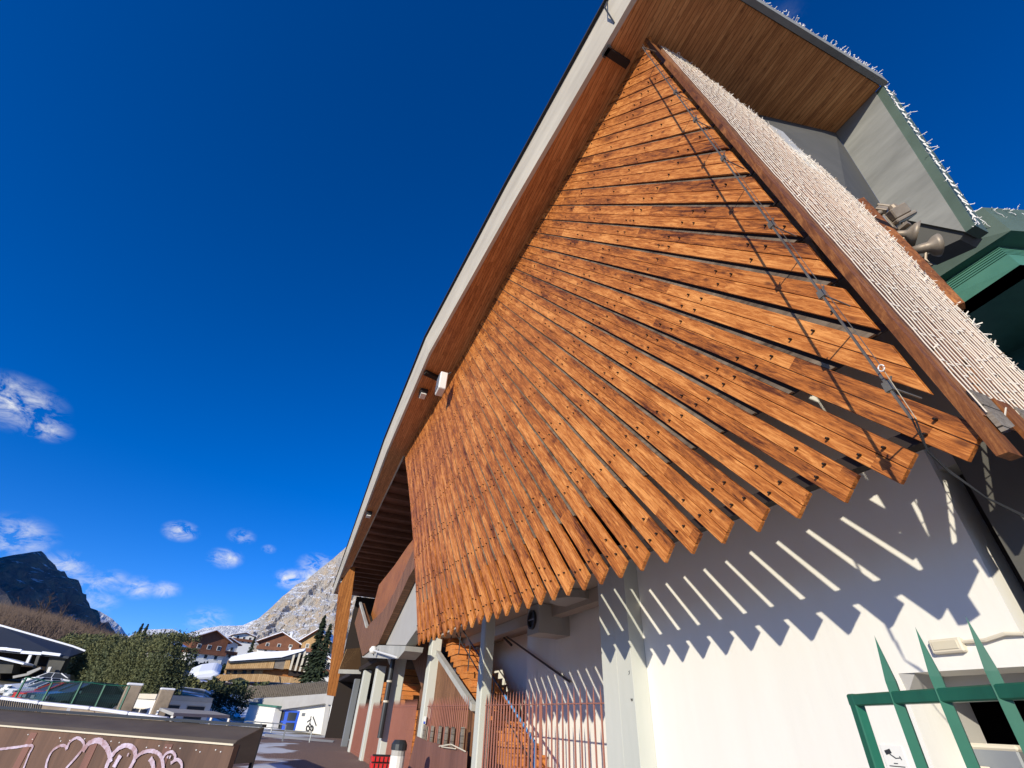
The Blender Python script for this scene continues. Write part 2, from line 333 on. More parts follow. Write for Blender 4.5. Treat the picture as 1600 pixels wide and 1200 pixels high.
# plaza paving: brown-red pavers with worn snow
def plaza_mat():
    m = bpy.data.materials.new('plaza'); m.use_nodes = True; nt = m.node_tree; N = nt.nodes; L = nt.links; b = N['Principled BSDF']; b.inputs['Roughness'].default_value = .85
    tc = N.new('ShaderNodeTexCoord')
    br = N.new('ShaderNodeTexBrick'); br.inputs['Scale'].default_value = 4; br.inputs['Color1'].default_value = (.32, .19, .13, 1); br.inputs['Color2'].default_value = (.24, .15, .11, 1); br.inputs['Mortar'].default_value = (.13, .10, .085, 1); br.inputs['Mortar Size'].default_value = .02
    L.new(tc.outputs['Object'], br.inputs[0])
    n = N.new('ShaderNodeTexNoise'); n.inputs['Scale'].default_value = .35; n.inputs['Detail'].default_value = 9; L.new(tc.outputs['Object'], n.inputs[0])
    sp = N.new('ShaderNodeSeparateXYZ'); L.new(tc.outputs['Object'], sp.inputs[0])
    # snow lies away from the facade
    mr = N.new('ShaderNodeMapRange'); L.new(sp.outputs[1], mr.inputs[0]); mr.inputs[1].default_value = -1.4; mr.inputs[2].default_value = -3.2; mr.inputs[3].default_value = -.35; mr.inputs[4].default_value = .04
    ad = N.new('ShaderNodeMath'); ad.operation = 'ADD'; L.new(n.outputs['Fac'], ad.inputs[0]); L.new(mr.outputs[0], ad.inputs[1])
    st = N.new('ShaderNodeMapRange'); L.new(ad.outputs[0], st.inputs[0]); st.inputs[1].default_value = .49; st.inputs[2].default_value = .56
    mx = N.new('ShaderNodeMix'); mx.data_type = 'RGBA'; L.new(st.outputs[0], mx.inputs[0]); L.new(br.outputs[0], mx.inputs[6]); mx.inputs[7].default_value = (.72, .74, .78, 1)
    L.new(mx.outputs[2], b.inputs['Base Color']); MATS['plaza'] = m
plaza_mat()
pm = MB(); pm.add([A(-14, 14, .006), A(-14, -1.2, .006), A(40, -1.2, .006), A(40, 14, .006)], [(0, 1, 2, 3)], 'plaza')
o = pm.build('pavement', matrix=FAC); tag(o, kind='structure')
mat('bounce_paving', (.53, .47, .38), .85, (.8, .8, (.38, .33, .27), (1, 1, 1)))
pm = MB(); pm.add([A(-14, 14, .010), A(-14, -.0, .010), A(8.2, -.0, .010), A(8.2, 14, .010)], [(0, 1, 2, 3)], 'bounce_paving')  # pale paving added out of view to bounce warm light onto the shaded wall
o = pm.build('bounce_forecourt', matrix=FAC); tag(o, kind='structure')

# ================================================================== THE BUILDING
ROOT = empty('ice_stadium', 'big timber and concrete stadium with slanting orange boards over its white wall', 'building', FAC)
# --- the slanting board screen
ZT, ZB = 9.8, 2.65
def o_top(a): return plin(a, [(-3.6, 1.17), (1.14, 1.42), (4.75, 1.52), (11.4, 1.80)])
def o_bot(a): return 1.34 + .07 * a
def t_j(j): return .8 + .342 * j
def b_j(j): return -4.61 + (.287 if j >= 0 else .300) * j
def raf_a(z): return plin(z, [(2.0, -4.50), (2.65, -4.42), (9.8, -3.54), (10.2, -3.50)])   # right edge of the screen
def screen_out(a, z):
    f = (z - ZB) / (ZT - ZB)
    return lerp(1.34 + .07 * max(-4.6, min(4.3, a)) , o_top(a), max(0, min(1, f))) if z > ZB else o_bot(a)
BATS = []
TH = .035
for z in (2.86, 3.75, 4.65, 5.6, 6.6, 7.6, 8.6, 9.45):                     # battens
    a0 = raf_a(z) + .12; a1 = lerp(4.23, 11.4, (z - ZB) / (ZT - ZB)) - .1
    P = [A(lerp(a0, a1, i / 12), screen_out(lerp(a0, a1, i / 12), z) - TH - .045, z) for i in range(13)]; vs = []
    for p in P: vs += [p + Vector((0, -.04, -.042)), p + Vector((0, .04, -.042)), p + Vector((0, .04, .042)), p + Vector((0, -.04, .042))]
    fs = [(0, 1, 2, 3), (51, 50, 49, 48)] + [(4 * i + k, 4 * i + (k + 1) % 4, 4 * i + 4 + (k + 1) % 4, 4 * i + 4 + k) for i in range(12) for k in range(4)]
    BATS.append((vs, fs))
scr = bpy.data.objects.new('board_screen', None); link(scr, ROOT)
for vs, fs in BATS: b = MB(); b.add(vs, fs, 'black_wood_shade'); b.build('batten', scr)
STRIP = MB(); BACK = MB()
def wd_at(j, f): return lerp(.203, .320 if j >= 0 else .324, max(0, f) ** .7)
def scr_pt(a, z, back): return A(a, screen_out(a, z) - back, z)
JL = list(range(-12, 31))
for j in JL:
    zs = 3.42
    while zs < 9.6 and lerp(b_j(j), t_j(j), (zs - ZB) / (ZT - ZB)) < raf_a(zs) + .03: zs += .02
    if zs > 9.55: continue
    for k in range(4):
        z0, z1 = lerp(zs, 9.78, k / 4), lerp(zs, 9.78, (k + 1) / 4)
        def ends(z, wide):
            f = (z - ZB) / (ZT - ZB); al = lerp(b_j(j), t_j(j), f); au = lerp(b_j(j + 1), t_j(j + 1), f) - wd_at(j + 1, f)
            if wide: return al - .05, au + .05
            return al + min(.034, (au - al) * .55), au - .001
        for wide, b_, m_, bk, th in ((False, STRIP, 'strip_grey', .012, .02), (True, BACK, 'black_wood_shade', TH + .002, .012)):
            (p, q), (r_, t_) = ends(z0, wide), ends(z1, wide)
            b_.prism([scr_pt(p, z0, bk), scr_pt(q, z0, bk), scr_pt(t_, z1, bk), scr_pt(r_, z1, bk)], (0, th, 0), m_)
STRIP.build('backing_strips', ROOT); BACK.build('light_stop_backing', ROOT)  # black backing put in to stop light coming through the gaps
mid = Vector
def board(j):
    """board between line j (its lower edge) and line j-1 (upper edge, less the gap)"""
    def edge(z, s):            # s=0 lower edge (on line j), s=1 upper edge
        f = (z - ZB) / (ZT - ZB)
        al = lerp(b_j(j), t_j(j), f); wd = wd_at(j, f) 
        a = al - s * wd
        return a
    # find bottom z of each edge
    pts = []
    def zmin(s):
        z = ZB if s == 0 else ZB + .115
        while z < 9.8 and edge(z, s) < raf_a(z) + .035 and j < 1: z += .01
        return z
    zl, zu = zmin(0), zmin(1)
    if zl > 9.7: return
    if zu > 9.78: zu = 9.78
    def P(z, s): a = edge(z, s); return A(a, screen_out(a, z), z)
    org = P(zl, 0); top = P(9.82, .5); X = (top - P(zl, .5)).normalized()
    Wd = (P(zl + .5, 1) - P(zl + .5, 0)).normalized(); Nn = X.cross(Wd).normalized(); Wd = Nn.cross(X).normalized()
    if Nn.y > 0: Nn = -Nn
    ctr = P(zl, .5)
    M = Matrix((X, Wd, X.cross(Wd))).transposed().to_4x4(); M.translation = ctr; Mi = M.inverted()
    b = MB(); sN = TH
    nseg = 5
    for half in (0, 1):
        s0, s1 = (0, .488) if half == 0 else (.512, 1)
        za, zb_ = lerp(zl, zu, s0), lerp(zl, zu, s1)
        prev = None; vs = []
        jit = random.uniform(-.003, .003)
        for k in range(nseg + 1):
            z0, z1 = lerp(za, 9.82, k / nseg), lerp(zb_, 9.82, k / nseg)
            p, q = P(z0, s0), P(z1, s1)
            fr = Vector((0, -jit, 0)); bk = Vector((0, TH, 0))
            vs += [Mi @ (p + fr), Mi @ (q + fr), Mi @ (q + bk), Mi @ (p + bk)]
        fs = [(0, 1, 2, 3), tuple(4 * nseg + i for i in (3, 2, 1, 0))]
        for k in range(nseg):
            for i in range(4): fs.append((4 * k + i, 4 * k + (i + 1) % 4, 4 * k + 4 + (i + 1) % 4, 4 * k + 4 + i))
        b.add(vs, fs, 'board_wood')
        # bolts through the battens
        for z in (2.86, 3.75, 4.65, 5.6, 6.6, 7.6, 8.6, 9.45):
            zz = z + random.uniform(-.03, .03)
            sm = (s0 + s1) / 2 + random.uniform(-.05, .05)
            if zz < lerp(zl, zu, sm) + .05: continue
            c = P(zz, sm); b.lathe(Mi @ (c + Vector((0, -.022, 0))), Mi.to_3x3() @ Vector((0, 1, 0)), [(0, 0), (0, .008), (.024, .009)], 'bolt', 7)
            if random.random() < .45:
                c = P(zz + .16, sm)
                b.lathe(Mi @ (c + Vector((0, -.022, 0))), Mi.to_3x3() @ Vector((0, 1, 0)), [(0, 0), (0, .008), (.024, .009)], 'bolt', 7)
    ob = b.build('cladding_board', scr, M); bevel(ob, .003)
for j in range(-12, 32): board(j)

# --- rafter down the right-hand edge of the screen
RT = MB()
def raf(z, da, do): a = raf_a(z) + da; return A(a, plin(z, [(2.4, 1.01), (10.1, 1.17)]) + do, z)
zs = [2.62, 10.02]
for z0, z1 in zip(zs, zs[1:]):
    RT.prism([raf(z0, -.01, .04), raf(z0, -.055, .04), raf(z0, -.055, -.06), raf(z0, -.01, -.06)], raf(z1, -.01, .04) - raf(z0, -.01, .04), 'rafter_wood')
RT.build('edge_rafter', ROOT)
# --- end wall clad in brown shingles (square to the facade), carries the light net
def endw(z, o, back=0.0): return A(raf_a(z) - .06 + back, o, z)
END = [(9.95, 1.0), (9.8, .65), (8.91, .32), (7.88, -.06), (6.74, -.37), (5.96, -.40), (5.19, -.27), (4.63, -.17), (4.12, -.07), (3.42, -.01), (2.62, .2)]
EW = MB()
def end_lim(z): return plin(z, [(q, w_) for q, w_ in reversed(END)])
zz = [9.9, 9.0, 8.16, 7.4, 6.69, 6.1, 5.66, 5.1, 4.63, 4.1, 3.6, 3.32]
for z1, z0 in zip(zz, zz[1:]):
    o = 1.0
    while o > -.8:
        oa = o; ob1, ob0 = max(o - .118, end_lim(z1)), max(o - .118, end_lim(z0)); o -= .12
        if oa <= ob0 + .01: continue
        t1 = min(oa, oa) if ob1 < oa else oa - .001
        EW.prism([endw(z1, oa, 0), endw(z1, min(ob1, oa - .002), 0), endw(z0, ob0, 0), endw(z0, oa, 0)], (-.04, 0, 0), 'tile_brown')
EWB = []
for k in range(-1, 6):
    oc = .875 - .275 * k
    f = lambda z, e: max(-.55, min(1.0, oc + .6 * (3.38 - z) + e))
    zb_ = 2.83 + .02 * (k % 3)
    if f(3.319, -.027) - f(3.319, -.248) < .02 and f(zb_, -.027) - f(zb_, -.248) < .02: continue
    EW.prism([endw(3.319, f(3.319, -.042), 0), endw(3.319, f(3.319, -.236), 0), endw(zb_, f(zb_, -.236), 0), endw(zb_, f(zb_, -.042), 0)], (-.035, 0, 0), 'tile_brown')
EW.build('end_wall', ROOT)
trim = MB()
for (z1, o1), (z0, o0) in zip(END[5:8], END[6:9]):
    trim.bar(endw(z1, o1 - .02, -.01), endw(z0, o0 - .02, -.01), .07, 'rafter_wood', .06)
trim.build('ledge_board', ROOT)
# jagged ends below
jg = MB()
for k in range(7): o1 = .98 - k * .17; jg.prism([endw(2.98, o1, -.001), endw(2.98, o1 - .13, -.001), endw(2.80, o1 - .13, -.001), endw(2.74, o1, -.001)], (.02, 0, 0), ('grey_wood', 'rafter_wood')[k % 2])
for k in range(0):
    o1 = 1.05 - k * .15; jg.prism([endw(3.0, o1, -.002), endw(3.0, o1 - .11, -.002), endw(2.80, o1 - .11, -.002), endw(2.76, o1, -.002)], (.02, 0, 0), ('grey_wood', 'rafter_wood')[k % 2])
jg.build('eaves_boards', ROOT)

# --- roof: soffit, fascia, top
FB = [(-4.46, 1.60), (-.31, 1.99), (4.9, 2.40), (11.5, 2.48), (16.8, 2.42), (40.4, 2.19)]   # fascia foot
def fb(a): return plin(a, FB)
sf = MB()
stn = [-4.46, -3.56, -2.5, -.31, 1.14, 4.6, 5.8, 11.5]
for a0, a1 in zip(stn, stn[1:]):
    i0 = -2.47 if a0 < -1 else o_top(a0) - .3; i1 = -2.47 if a1 < -1 else o_top(a1) - .3
    if a0 < -3.56: i0 = i1 = -2.47
    sf.prism([A(a0, fb(a0), 9.8), A(a1, fb(a1), 9.8), A(a1, i1, 9.8), A(a0, i0, 9.8)], (0, 0, .06), 'soffit_wood')
stn = [11.5, 16.8, 28, 40.4]
for a0, a1 in zip(stn, stn[1:]):
    sf.prism([A(a0, fb(a0), 9.8), A(a1, fb(a1), 9.8), A(a1, 1.80, 9.8), A(a0, 1.80, 9.8)], (0, 0, .06), 'soffit_wood')
sf.build('soffit', ROOT)
fc = MB()
for (a0, f0), (a1, f1) in zip(FB, FB[1:]):
    fc.prism([A(a0, f0 + .003, 9.79), A(a0, f0 + .17, 10.3), A(a0, f0 + .10, 10.3), A(a0, f0 - .07, 9.79)], A(a1, f1, 9.79) - A(a0, f0, 9.79), 'zinc')
fc.build('fascia', ROOT)
fg = MB()
for (a0, f0), (a1, f1) in zip(FB, FB[1:]):
    fg.bar(A(a0, f0 + .17, 10.33), A(a1, f1 + .17, 10.33), .10, 'bitumen', .05)
fg.build('gutter_edge', ROOT)
lip = MB(); lip.bar(A(11.5, 1.80, 9.79), A(40.4, 1.80, 9.79), .05, 'zinc', .07); lip.build('soffit_lip', ROOT)
rt = MB()
rt.prism([A(-4.46, 1.6, 9.90), A(5, 2.35, 9.90), A(40.4, 2.15, 9.90), A(40.4, -14, 9.90), A(-4.46, -2.5, 9.90)], (0, 0, .38), 'bitumen')
rt.build('roof', ROOT)
ge = MB()                                   # trim of the gable end of the roof
ge.prism([A(-4.47, 1.72, 9.78), A(-4.47, -2.52, 9.78), A(-4.47, -2.52, 10.05), A(-4.47, 1.72, 10.05)], (.08, 0, 0), 'slab_conc')
ge.build('gable_trim', ROOT)
# coffered ceiling further along
cf = MB()
cf.prism([A(11.0, 1.78, 10.0 - .14), A(40.4, 1.78, 9.86), A(40.4, -8, 9.86), A(11.0, -8, 9.86)], (0, 0, .03), 'red_wood')
for i in range(20):
    a = 11.6 + i * 1.35; cf.boxc(A(a, 1.77, 9.62), A(a + .28, -8, 9.85), 'red_wood')
cf.build('coffered_ceiling', ROOT)
# concrete side slab behind the gable
sd = MB()
p1, p2, p3, p4 = pz(1363, 150, 9.8), po(1508, 362, 2.46 * -1), po(1388, 338, -2.46), pz(1308, 207, 9.8)
sd.prism([A(-4.38, -2.46, 9.79), Vector((p2.x, 2.46, p2.z)), Vector((p3.x, 2.46, p3.z)), A(-3.70, -2.46, 9.79)], (0, .2, 0), 'slab_conc')
sd.prism([A(-4.38, -2.47, 9.79), Vector((p2.x, 2.47, p2.z)), Vector((p2.x + .10, 2.47, p2.z)), A(-4.48, -2.47, 9.79)], (0, .25, 0), 'copper_grey')
sd.build('side_slab', ROOT)
sb = MB(); sb.prism([po(x, y, -2.5) for x, y in ((1384, 334), (1510, 360), (1500, 374), (1440, 402), (1392, 404))], (0, .3, 0), 'dark_conc'); sb.build('slab_foot', ROOT)
sh = MB()
g0 = A(-3.70, -2.455, 9.79); g1 = Vector((p3.x, 2.455, p3.z)); g2 = g0 + (g1 - g0) * 2.2
sh.prism([A(-3.43, -1.10, 9.79), A(-3.70, -2.455, 9.79), g1, g2, A(-4.2, -.40, 4.0), A(-4.0, -.40, 6.0), A(-3.7, -.3, 8.0)], (-.1, 0, 0), 'dark_conc')
sh.build('gable_wall', ROOT)

# --- walls
w = MB()
w.boxc(A(-3.73, 0, 1.97), A(-.31, -.3, 3.1), 'plaster')
w.boxc(A(-3.73, 0, 3.1), A(-.31, -.3, 7.6), 'plaster')
w.boxc(A(-1.0, 0, 7.6), A(-.31, -.3, 9.79), 'plaster')
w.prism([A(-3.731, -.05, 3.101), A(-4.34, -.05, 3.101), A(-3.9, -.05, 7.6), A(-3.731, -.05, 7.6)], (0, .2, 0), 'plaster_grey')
w.boxc(A(-3.0, 0, 0), A(-.31, -.3, 1.97), 'plaster')
w.boxc(A(-3.73, 0, 0), A(-3.69, -.55, 1.97), 'plaster')
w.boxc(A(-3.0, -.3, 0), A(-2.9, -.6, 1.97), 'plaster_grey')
w.build('white_wall', ROOT)
rc = MB()
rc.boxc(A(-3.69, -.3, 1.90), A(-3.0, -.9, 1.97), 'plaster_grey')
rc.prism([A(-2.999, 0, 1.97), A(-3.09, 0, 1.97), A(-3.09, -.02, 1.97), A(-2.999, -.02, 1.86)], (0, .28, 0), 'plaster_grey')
rc.boxc(A(-4.6, -1.6, 0), A(-2.3, -1.7, 2.3), 'black_wood_shade'); rc.boxc(A(-2.3, -.6, 0), A(-2.2, -1.7, 2.3), 'black_wood_shade'); rc.boxc(A(-4.6, -.56, 1.975), A(-2.2, -1.7, 2.1), 'black_wood_shade'); rc.boxc(A(-4.6, -.56, 0), A(-4.5, -1.7, 2.3), 'black_wood_shade'); rc.boxc(A(-2.9, -.6, 0), A(-2.2, -.65, 2.0), 'black_wood_shade'); rc.boxc(A(-4.6, -.0, 0), A(-2.2, -1.7, .02), 'black_wood_shade')  # black colour stands in for the shade inside the doorway
rc.build('doorway_lining', ROOT)
cp = MB()
cp.boxc(A(-3.87, -.24, 0), A(-3.74, -.5, 3.1), 'black_wood_shade')  # black strip painted in for the shade of the narrow recess
cp.boxc(A(-4.5, .02, 0), A(-3.87, -.9, 3.14), 'dark_conc')
cp.boxc(A(-4.9, -.05, 0), A(-4.505, -.9, 2.2), 'concrete')
cp.boxc(A(-6.4, -.91, 0), A(-3.88, -1.2, 3.9), 'dark_conc')
cp.build('corner_pier', ROOT)
# recess behind the pillars: ceiling, back wall
ws = MB()
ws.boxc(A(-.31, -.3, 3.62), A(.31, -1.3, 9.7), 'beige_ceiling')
ws.boxc(A(.31, -.02, 3.55), A(11, -1.3, 9.78), 'black_wood_shade')
ws.build('upper_wall', ROOT)
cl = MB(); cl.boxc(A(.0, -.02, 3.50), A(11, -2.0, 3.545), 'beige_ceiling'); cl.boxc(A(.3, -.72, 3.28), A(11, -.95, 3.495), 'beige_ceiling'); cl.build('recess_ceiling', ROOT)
bw = MB()
bw.boxc(A(-.31, -1.10, 0), A(5.6, -1.3, 3.49), 'plaster'); bw.boxc(A(5.6, -1.8, 0), A(14, -2.0, 6.0), 'plaster')
bw.boxc(A(5.5, -1.3, 0), A(5.62, -1.8, 3.49), 'plaster'); bw.boxc(A(-.31, -.3, 0), A(-.2, -1.1, 3.49), 'plaster')
bw.boxc(A(14, -2.6, 0), A(30.5, -2.8, 3.9), 'plaster_grey');
bw.build('back_wall', ROOT)
dk = MB(); dk.boxc(A(11, -7.8, 3.5), A(40, -8, 9.8), 'black_wood_shade'); dk.boxc(A(40, .25, 0), A(40.3, -8, 9.75), 'black_wood_shade'); dk.boxc(A(11.0, -1.3, 3.6), A(11.2, -8, 9.8), 'black_wood_shade')
dk.boxc(A(16, .2, 3.55), A(40, -7.9, 3.75), 'black_wood_shade'); dk.build('stand_interior', ROOT)  # walls coloured black for the deep shade of the open stand
# pillars: first one stepped against the wall, then tapered free-standing ones
def pillar(a, o, wd, dp, h, m='pillar_paint', flare=0):
    b = MB(); z0, z1 = 0, h
    b.prism([A(a - wd / 2, o, 0), A(a + wd / 2, o, 0), A(a + wd / 2, o - dp, 0), A(a - wd / 2, o - dp, 0)], (0, 0, h), m)
    if flare: b.prism([A(a - wd / 2 - .01, o + .01, h - .6), A(a - wd / 2 - .01, o + .01, h), A(a + wd / 2 + flare, o + .01, h)], (0, dp * .8, 0), m)
    ob = b.build('pillar', ROOT); bevel(ob, .02); return ob
P1 = MB(); P1.prism([A(-.307, .196, 0), A(.307, .196, 0), A(.307, -.45, 0), A(-.307, -.45, 0)], (0, 0, 3.48), 'pillar_paint')
P1.boxc(A(-.02, .199, 0), A(.02, .196, 3.45), 'pillar_paint')
ob = P1.build('pillar', ROOT); bevel(ob, .012)
E1, E2 = po(747, 1046, .12), po(754, 1046, .12); E3 = pa(770, 1046, -E2.x)
pillar((-E1.x - E2.x) / 2, .12, abs(E1.x - E2.x), E3.y + .12, 3.49)
E1, E2 = po(666, 1040, .12), po(671, 1040, .12); E3 = pa(687, 1040, -E2.x)
pillar((-E1.x - E2.x) / 2, .12, abs(E1.x - E2.x), E3.y + .12, 3.49)
pillar(15.2, .25, .55, .45, 3.45, flare=1.4)
pillar(20.1, .15, .55, .4, 3.4)
pillar(25.2, .1, .55, .4, 3.5)
pillar(29.6, .05, .35, .35, 3.3, 'grey_steel')
dp = MB(); dp.tube([A(14.75, .34, 3.4), A(14.75, .34, .95)], .09, 'dark_steel', 10); dp.lathe(A(14.75, .34, 2.55), (0, 0, 1), [(0, .1), (.06, .1)], 'zinc', 10); dp.lathe(A(14.75, .34, 1.95), (0, 0, 1), [(0, .1), (.06, .1)], 'zinc', 10); dp.build('drainpipe', ROOT)
# folded timber parapet and the concrete rakers under it
def opoly(pts, o, th, name, m, front=None):
    b = MB(); b.prism([po(x, y, o) for x, y in pts], (0, th, 0), m); return b.build(name, ROOT)
opoly([(563, 942), (573.6, 979.6), (581, 971), (598, 955), (616, 926), (640, 872), (650, 850), (652, 880), (639, 901), (591, 1006), (566, 1025), (554, 974)], 1.0, .25, 'folded_parapet', 'panel_wood')
ed = MB(); ed.bar(po(563, 942, 1.02), po(573.6, 979.6, 1.02), .12, 'concrete', .10); ed.build('parapet_edge', ROOT)
opoly([(580, 960), (592, 914), (616, 884), (638, 852), (652, 835), (652, 880), (616, 930), (598, 957), (583, 970)], .55, .2, 'upper_parapet', 'fin_wood')
opoly([(639, 900), (650, 885), (655, 960), (650, 985), (634, 1008), (590, 1007)], .72, .3, 'raker', 'plaster_grey')
opoly([(566, 1026), (586, 1008), (634, 1009), (632, 1017), (622, 1029)], .95, .5, 'balcony_bracket', 'concrete')
b = MB(); b.prism([po(566, 1027, .95), po(622, 1030, .95), po(622, 1030, -1.5), po(578, 1034, -1.5)], (0, 0, .1), 'plaster_grey'); b.build('balcony_underside', ROOT)
opoly([(638, 1012), (649, 988), (672, 998), (664, 1090), (650, 1050)], -.12, .2, 'side_panel', 'panel_wood')
# end fin and the box beside it
b = MB(); b.prism([pa(557, 872, 30), pa(530, 915, 30), pa(522, 990, 30), pa(511, 1086, 30), pa(524, 1088, 30), pa(534, 1040, 30), pa(546, 960, 30)], (-.3, 0, 0), 'fin_wood'); b.build('end_fin', ROOT)
b = MB(); b.prism([pa(531, 1043, 27), pa(542, 1014, 27), pa(563, 1012, 27), pa(564, 1048, 27), pa(530, 1047, 27)], (-.3, 0, 0), 'tan_wood'); b.bar(pa(529, 1049, 26.9), pa(564, 1050, 26.9), .12, 'concrete', .2); b.build('end_box', ROOT)
# stairs between the pillars, climbing away along the facade
def stair(a0, z0, n, o0, o1, run=.34, rise=.165):
    s = MB()
    for k in range(n):
        s.boxc(A(a0 + k * run, o0, z0 + k * rise - .30), A(a0 + (k + 1) * run, o1, z0 + k * rise), 'step_wood')
        s.boxc(A(a0 + k * run - .02, o0 + .01, z0 + k * rise + .001), A(a0 + (k + 1) * run, o1, z0 + k * rise + .035), 'step_wood')
    return s
s = stair(2.45, .155, 25, -.35, -1.05, .34, .158); ST = s.build('staircase', ROOT)
hr = MB(); rl = [A(3.3, -.28, .75), A(3.3, -.28, 1.35), A(9.9, -.28, 4.35)]
hr.tube(rl[1:], .018, 'dark_steel', 6); hr.tube([rl[0], rl[1], rl[1].lerp(rl[2], .22)], .024, 'light_blue', 6); hr.tube([A(3.3, -.28, 1.05), A(9.9, -.28, 4.05)], .015, 'dark_steel', 5)
for k in range(7): a = 3.5 + k * .95; hr.tube([A(a, -.28, .45 + (a - 2.7) * .455), A(a, -.28, 1.35 + (a - 3.3) * .455)], .015, 'dark_steel', 5)
hr.build('handrail', ST)
wr = MB(); wr.tube([po(775, 983, -1.04), po(890, 1065, -1.04)], .02, 'dark_steel', 6); wr.tube([po(783, 993, -1.04), po(799, 1008, -1.04)], .03, 'dark_steel', 6); wr.build('wall_rail', ROOT)
s2 = stair(12.2, .1, 20, -.6, -1.5); s2.build('staircase', ROOT)
s3 = stair(17.5, .1, 18, -.7, -1.6); s3.build('staircase', ROOT)
b = MB(); b.prism([po(681, 1018, -.12), po(739, 1105, -.12), po(745, 1250, -.12), po(640, 1250, -.12), po(656, 1080, -.12)], (0, .08, 0), 'panel_wood'); b.bar(po(682, 1017, -.08), po(741, 1106, -.08), .12, 'concrete', .12); b.build('stair_side_panel', ROOT)
# duct box and its round outlet
db = MB(); c0, c1 = po(824, 985, -.45), po(842, 985, -.45)
db.boxc((c0.x, .45, 2.98), (c1.x, 1.10, 3.49), 'plaster_grey'); dbo = db.build('duct_box', ROOT)
fo = MB(); fc_ = Vector(((c0.x + c1.x) / 2, .445, 3.23)); fo.lathe(fc_, (0, -1, 0), [(0, .17), (.05, .17), (.05, .14), (-.0, .13), (-.0, 0)], 'dark_steel', 20); fo.bar(fc_ + Vector((-.13, -.03, 0)), fc_ + Vector((.13, -.03, 0)), .02, 'grey_steel'); fo.build('fan_outlet', dbo)
rd = MB(); rd.lathe(A(2.55, -.65, 3.36), (0, 0, 1), [(0, 0), (0, .42), (.13, .42)], 'plaster_grey', 24)
rd.build('ceiling_disc', ROOT)

# ================================================================== THINGS ON AND AT THE BUILDING
FROOT = lambda name, label, cat, p, group=None: empty(name, label, cat, FAC @ Matrix.Translation(p), group)
# --- net of fairy-light cables over the end wall
def net():
    b = MB(); pitch = .050; stepz = .115
    k = 0; R3 = .0031
    def seg(p, q, r=R3):
        p = Vector(p); q = Vector(q); d = (q - p).normalized(); x = d.cross(Vector((1, 0, 0))).normalized() * r; y = Vector((-r * 1.2, 0, 0))
        b.add([p - x, p + x, p + x + y, p - x + y, q - x, q + x, q + x + y, q - x + y], [(0, 1, 5, 4), (1, 2, 6, 5), (2, 3, 7, 6), (3, 0, 4, 7)], 'led_net')
    while True:
        o = .985 - k * pitch
        if o < -.43: break
        z = 9.75 - random.random() * .1; prev = None; i = 0
        while z > 2.80 + .03 * math.sin(o * 23):
            lim = plin(z, [(zz, oo) for zz, oo in reversed(END)])
            gap_ = z < 3.42 and ((.875 + .6 * (3.38 - z) - o + .038) % .275) < .076
            if o > lim - .02:
                p = endw(z, o + random.uniform(-.004, .004), -.012 - random.random() * .004)
                if prev is not None: seg(prev, p, R3 if o - lim > .5 else R3 * 1.25)
                if (i + k) % 2 == 0 or o - lim < .12:
                    q = endw(z + random.uniform(-.01, .01), o - pitch, -.012 - random.random() * .004); seg(p, q)
                if random.random() < .05 + (.6 if o - lim < .16 else 0):
                    q = endw(z + random.uniform(-.03, .04), o + random.uniform(-.03, .03), -.03 - random.random() * .015); seg(p, q, .0035)
                prev = p
            else: prev = None
            i += 1; z -= stepz * random.uniform(.9, 1.1)
        k += 1
    return b
o = net().build('light_net', matrix=FAC, fix=False)
tag(o, 'dense net of white fairy-light cables stretched over the brown shingled end wall', 'light net')

def strand(b, p, n, step, drift, r=.006):
    pts = [Vector(p)]; d = Vector(drift)
    for i in range(n):
        d = (d + Vector([random.uniform(-1, 1) for _ in range(3)]) * .55).normalized(); pts.append(pts[-1] + d * step * random.uniform(.6, 1.3) + Vector(drift) * step * .5)
        if random.random() < .5:
            q = pts[-1] + Vector([random.uniform(-1, 1) for _ in range(3)]) * step * .7
            b.bar(pts[-1], q, r * 1.3, 'led')
    for u_, v_ in zip(pts, pts[1:]): b.bar(u_, v_, r * 1.5, 'led')
b = MB()
for i in range(420):
    t = random.random(); oo = lerp(1.7, -2.5, t)
    strand(b, A(-4.48 - random.random() * .05, oo, 10.04 + random.random() * .04), random.randint(1, 3), .028, (.3, 0, -.1), .0045)
for t in range(40): b.bar(A(-4.5, lerp(1.7, -2.5, t / 40), 10.07), A(-4.5, lerp(1.7, -2.5, (t + 1) / 40), 10.07 + random.uniform(-.01, .01)), .012, 'led')
o = b.build('light_string', matrix=FAC, fix=False); tag(o, 'thick tangle of white fairy lights along the level edge of the overhanging roof', 'light string')
b = MB(); q1 = A(-4.5, -2.5, 9.9); q2 = Vector((p2.x + .12, 2.5, p2.z))
for i in range(46):
    t = (i + random.random()) / 46; strand(b, q1.lerp(q2, t), random.randint(2, 4), .026, (.25, .0, -.35), .0040)
for i in range(30): b.bar(q1.lerp(q2, i / 30), q1.lerp(q2, (i + 1) / 30) + Vector((random.uniform(0, .03), 0, 0)), .012, 'led')
o = b.build('light_string', matrix=FAC, fix=False); tag(o, 'thin string of white fairy lights down the steep outer edge of the concrete slab', 'light string')

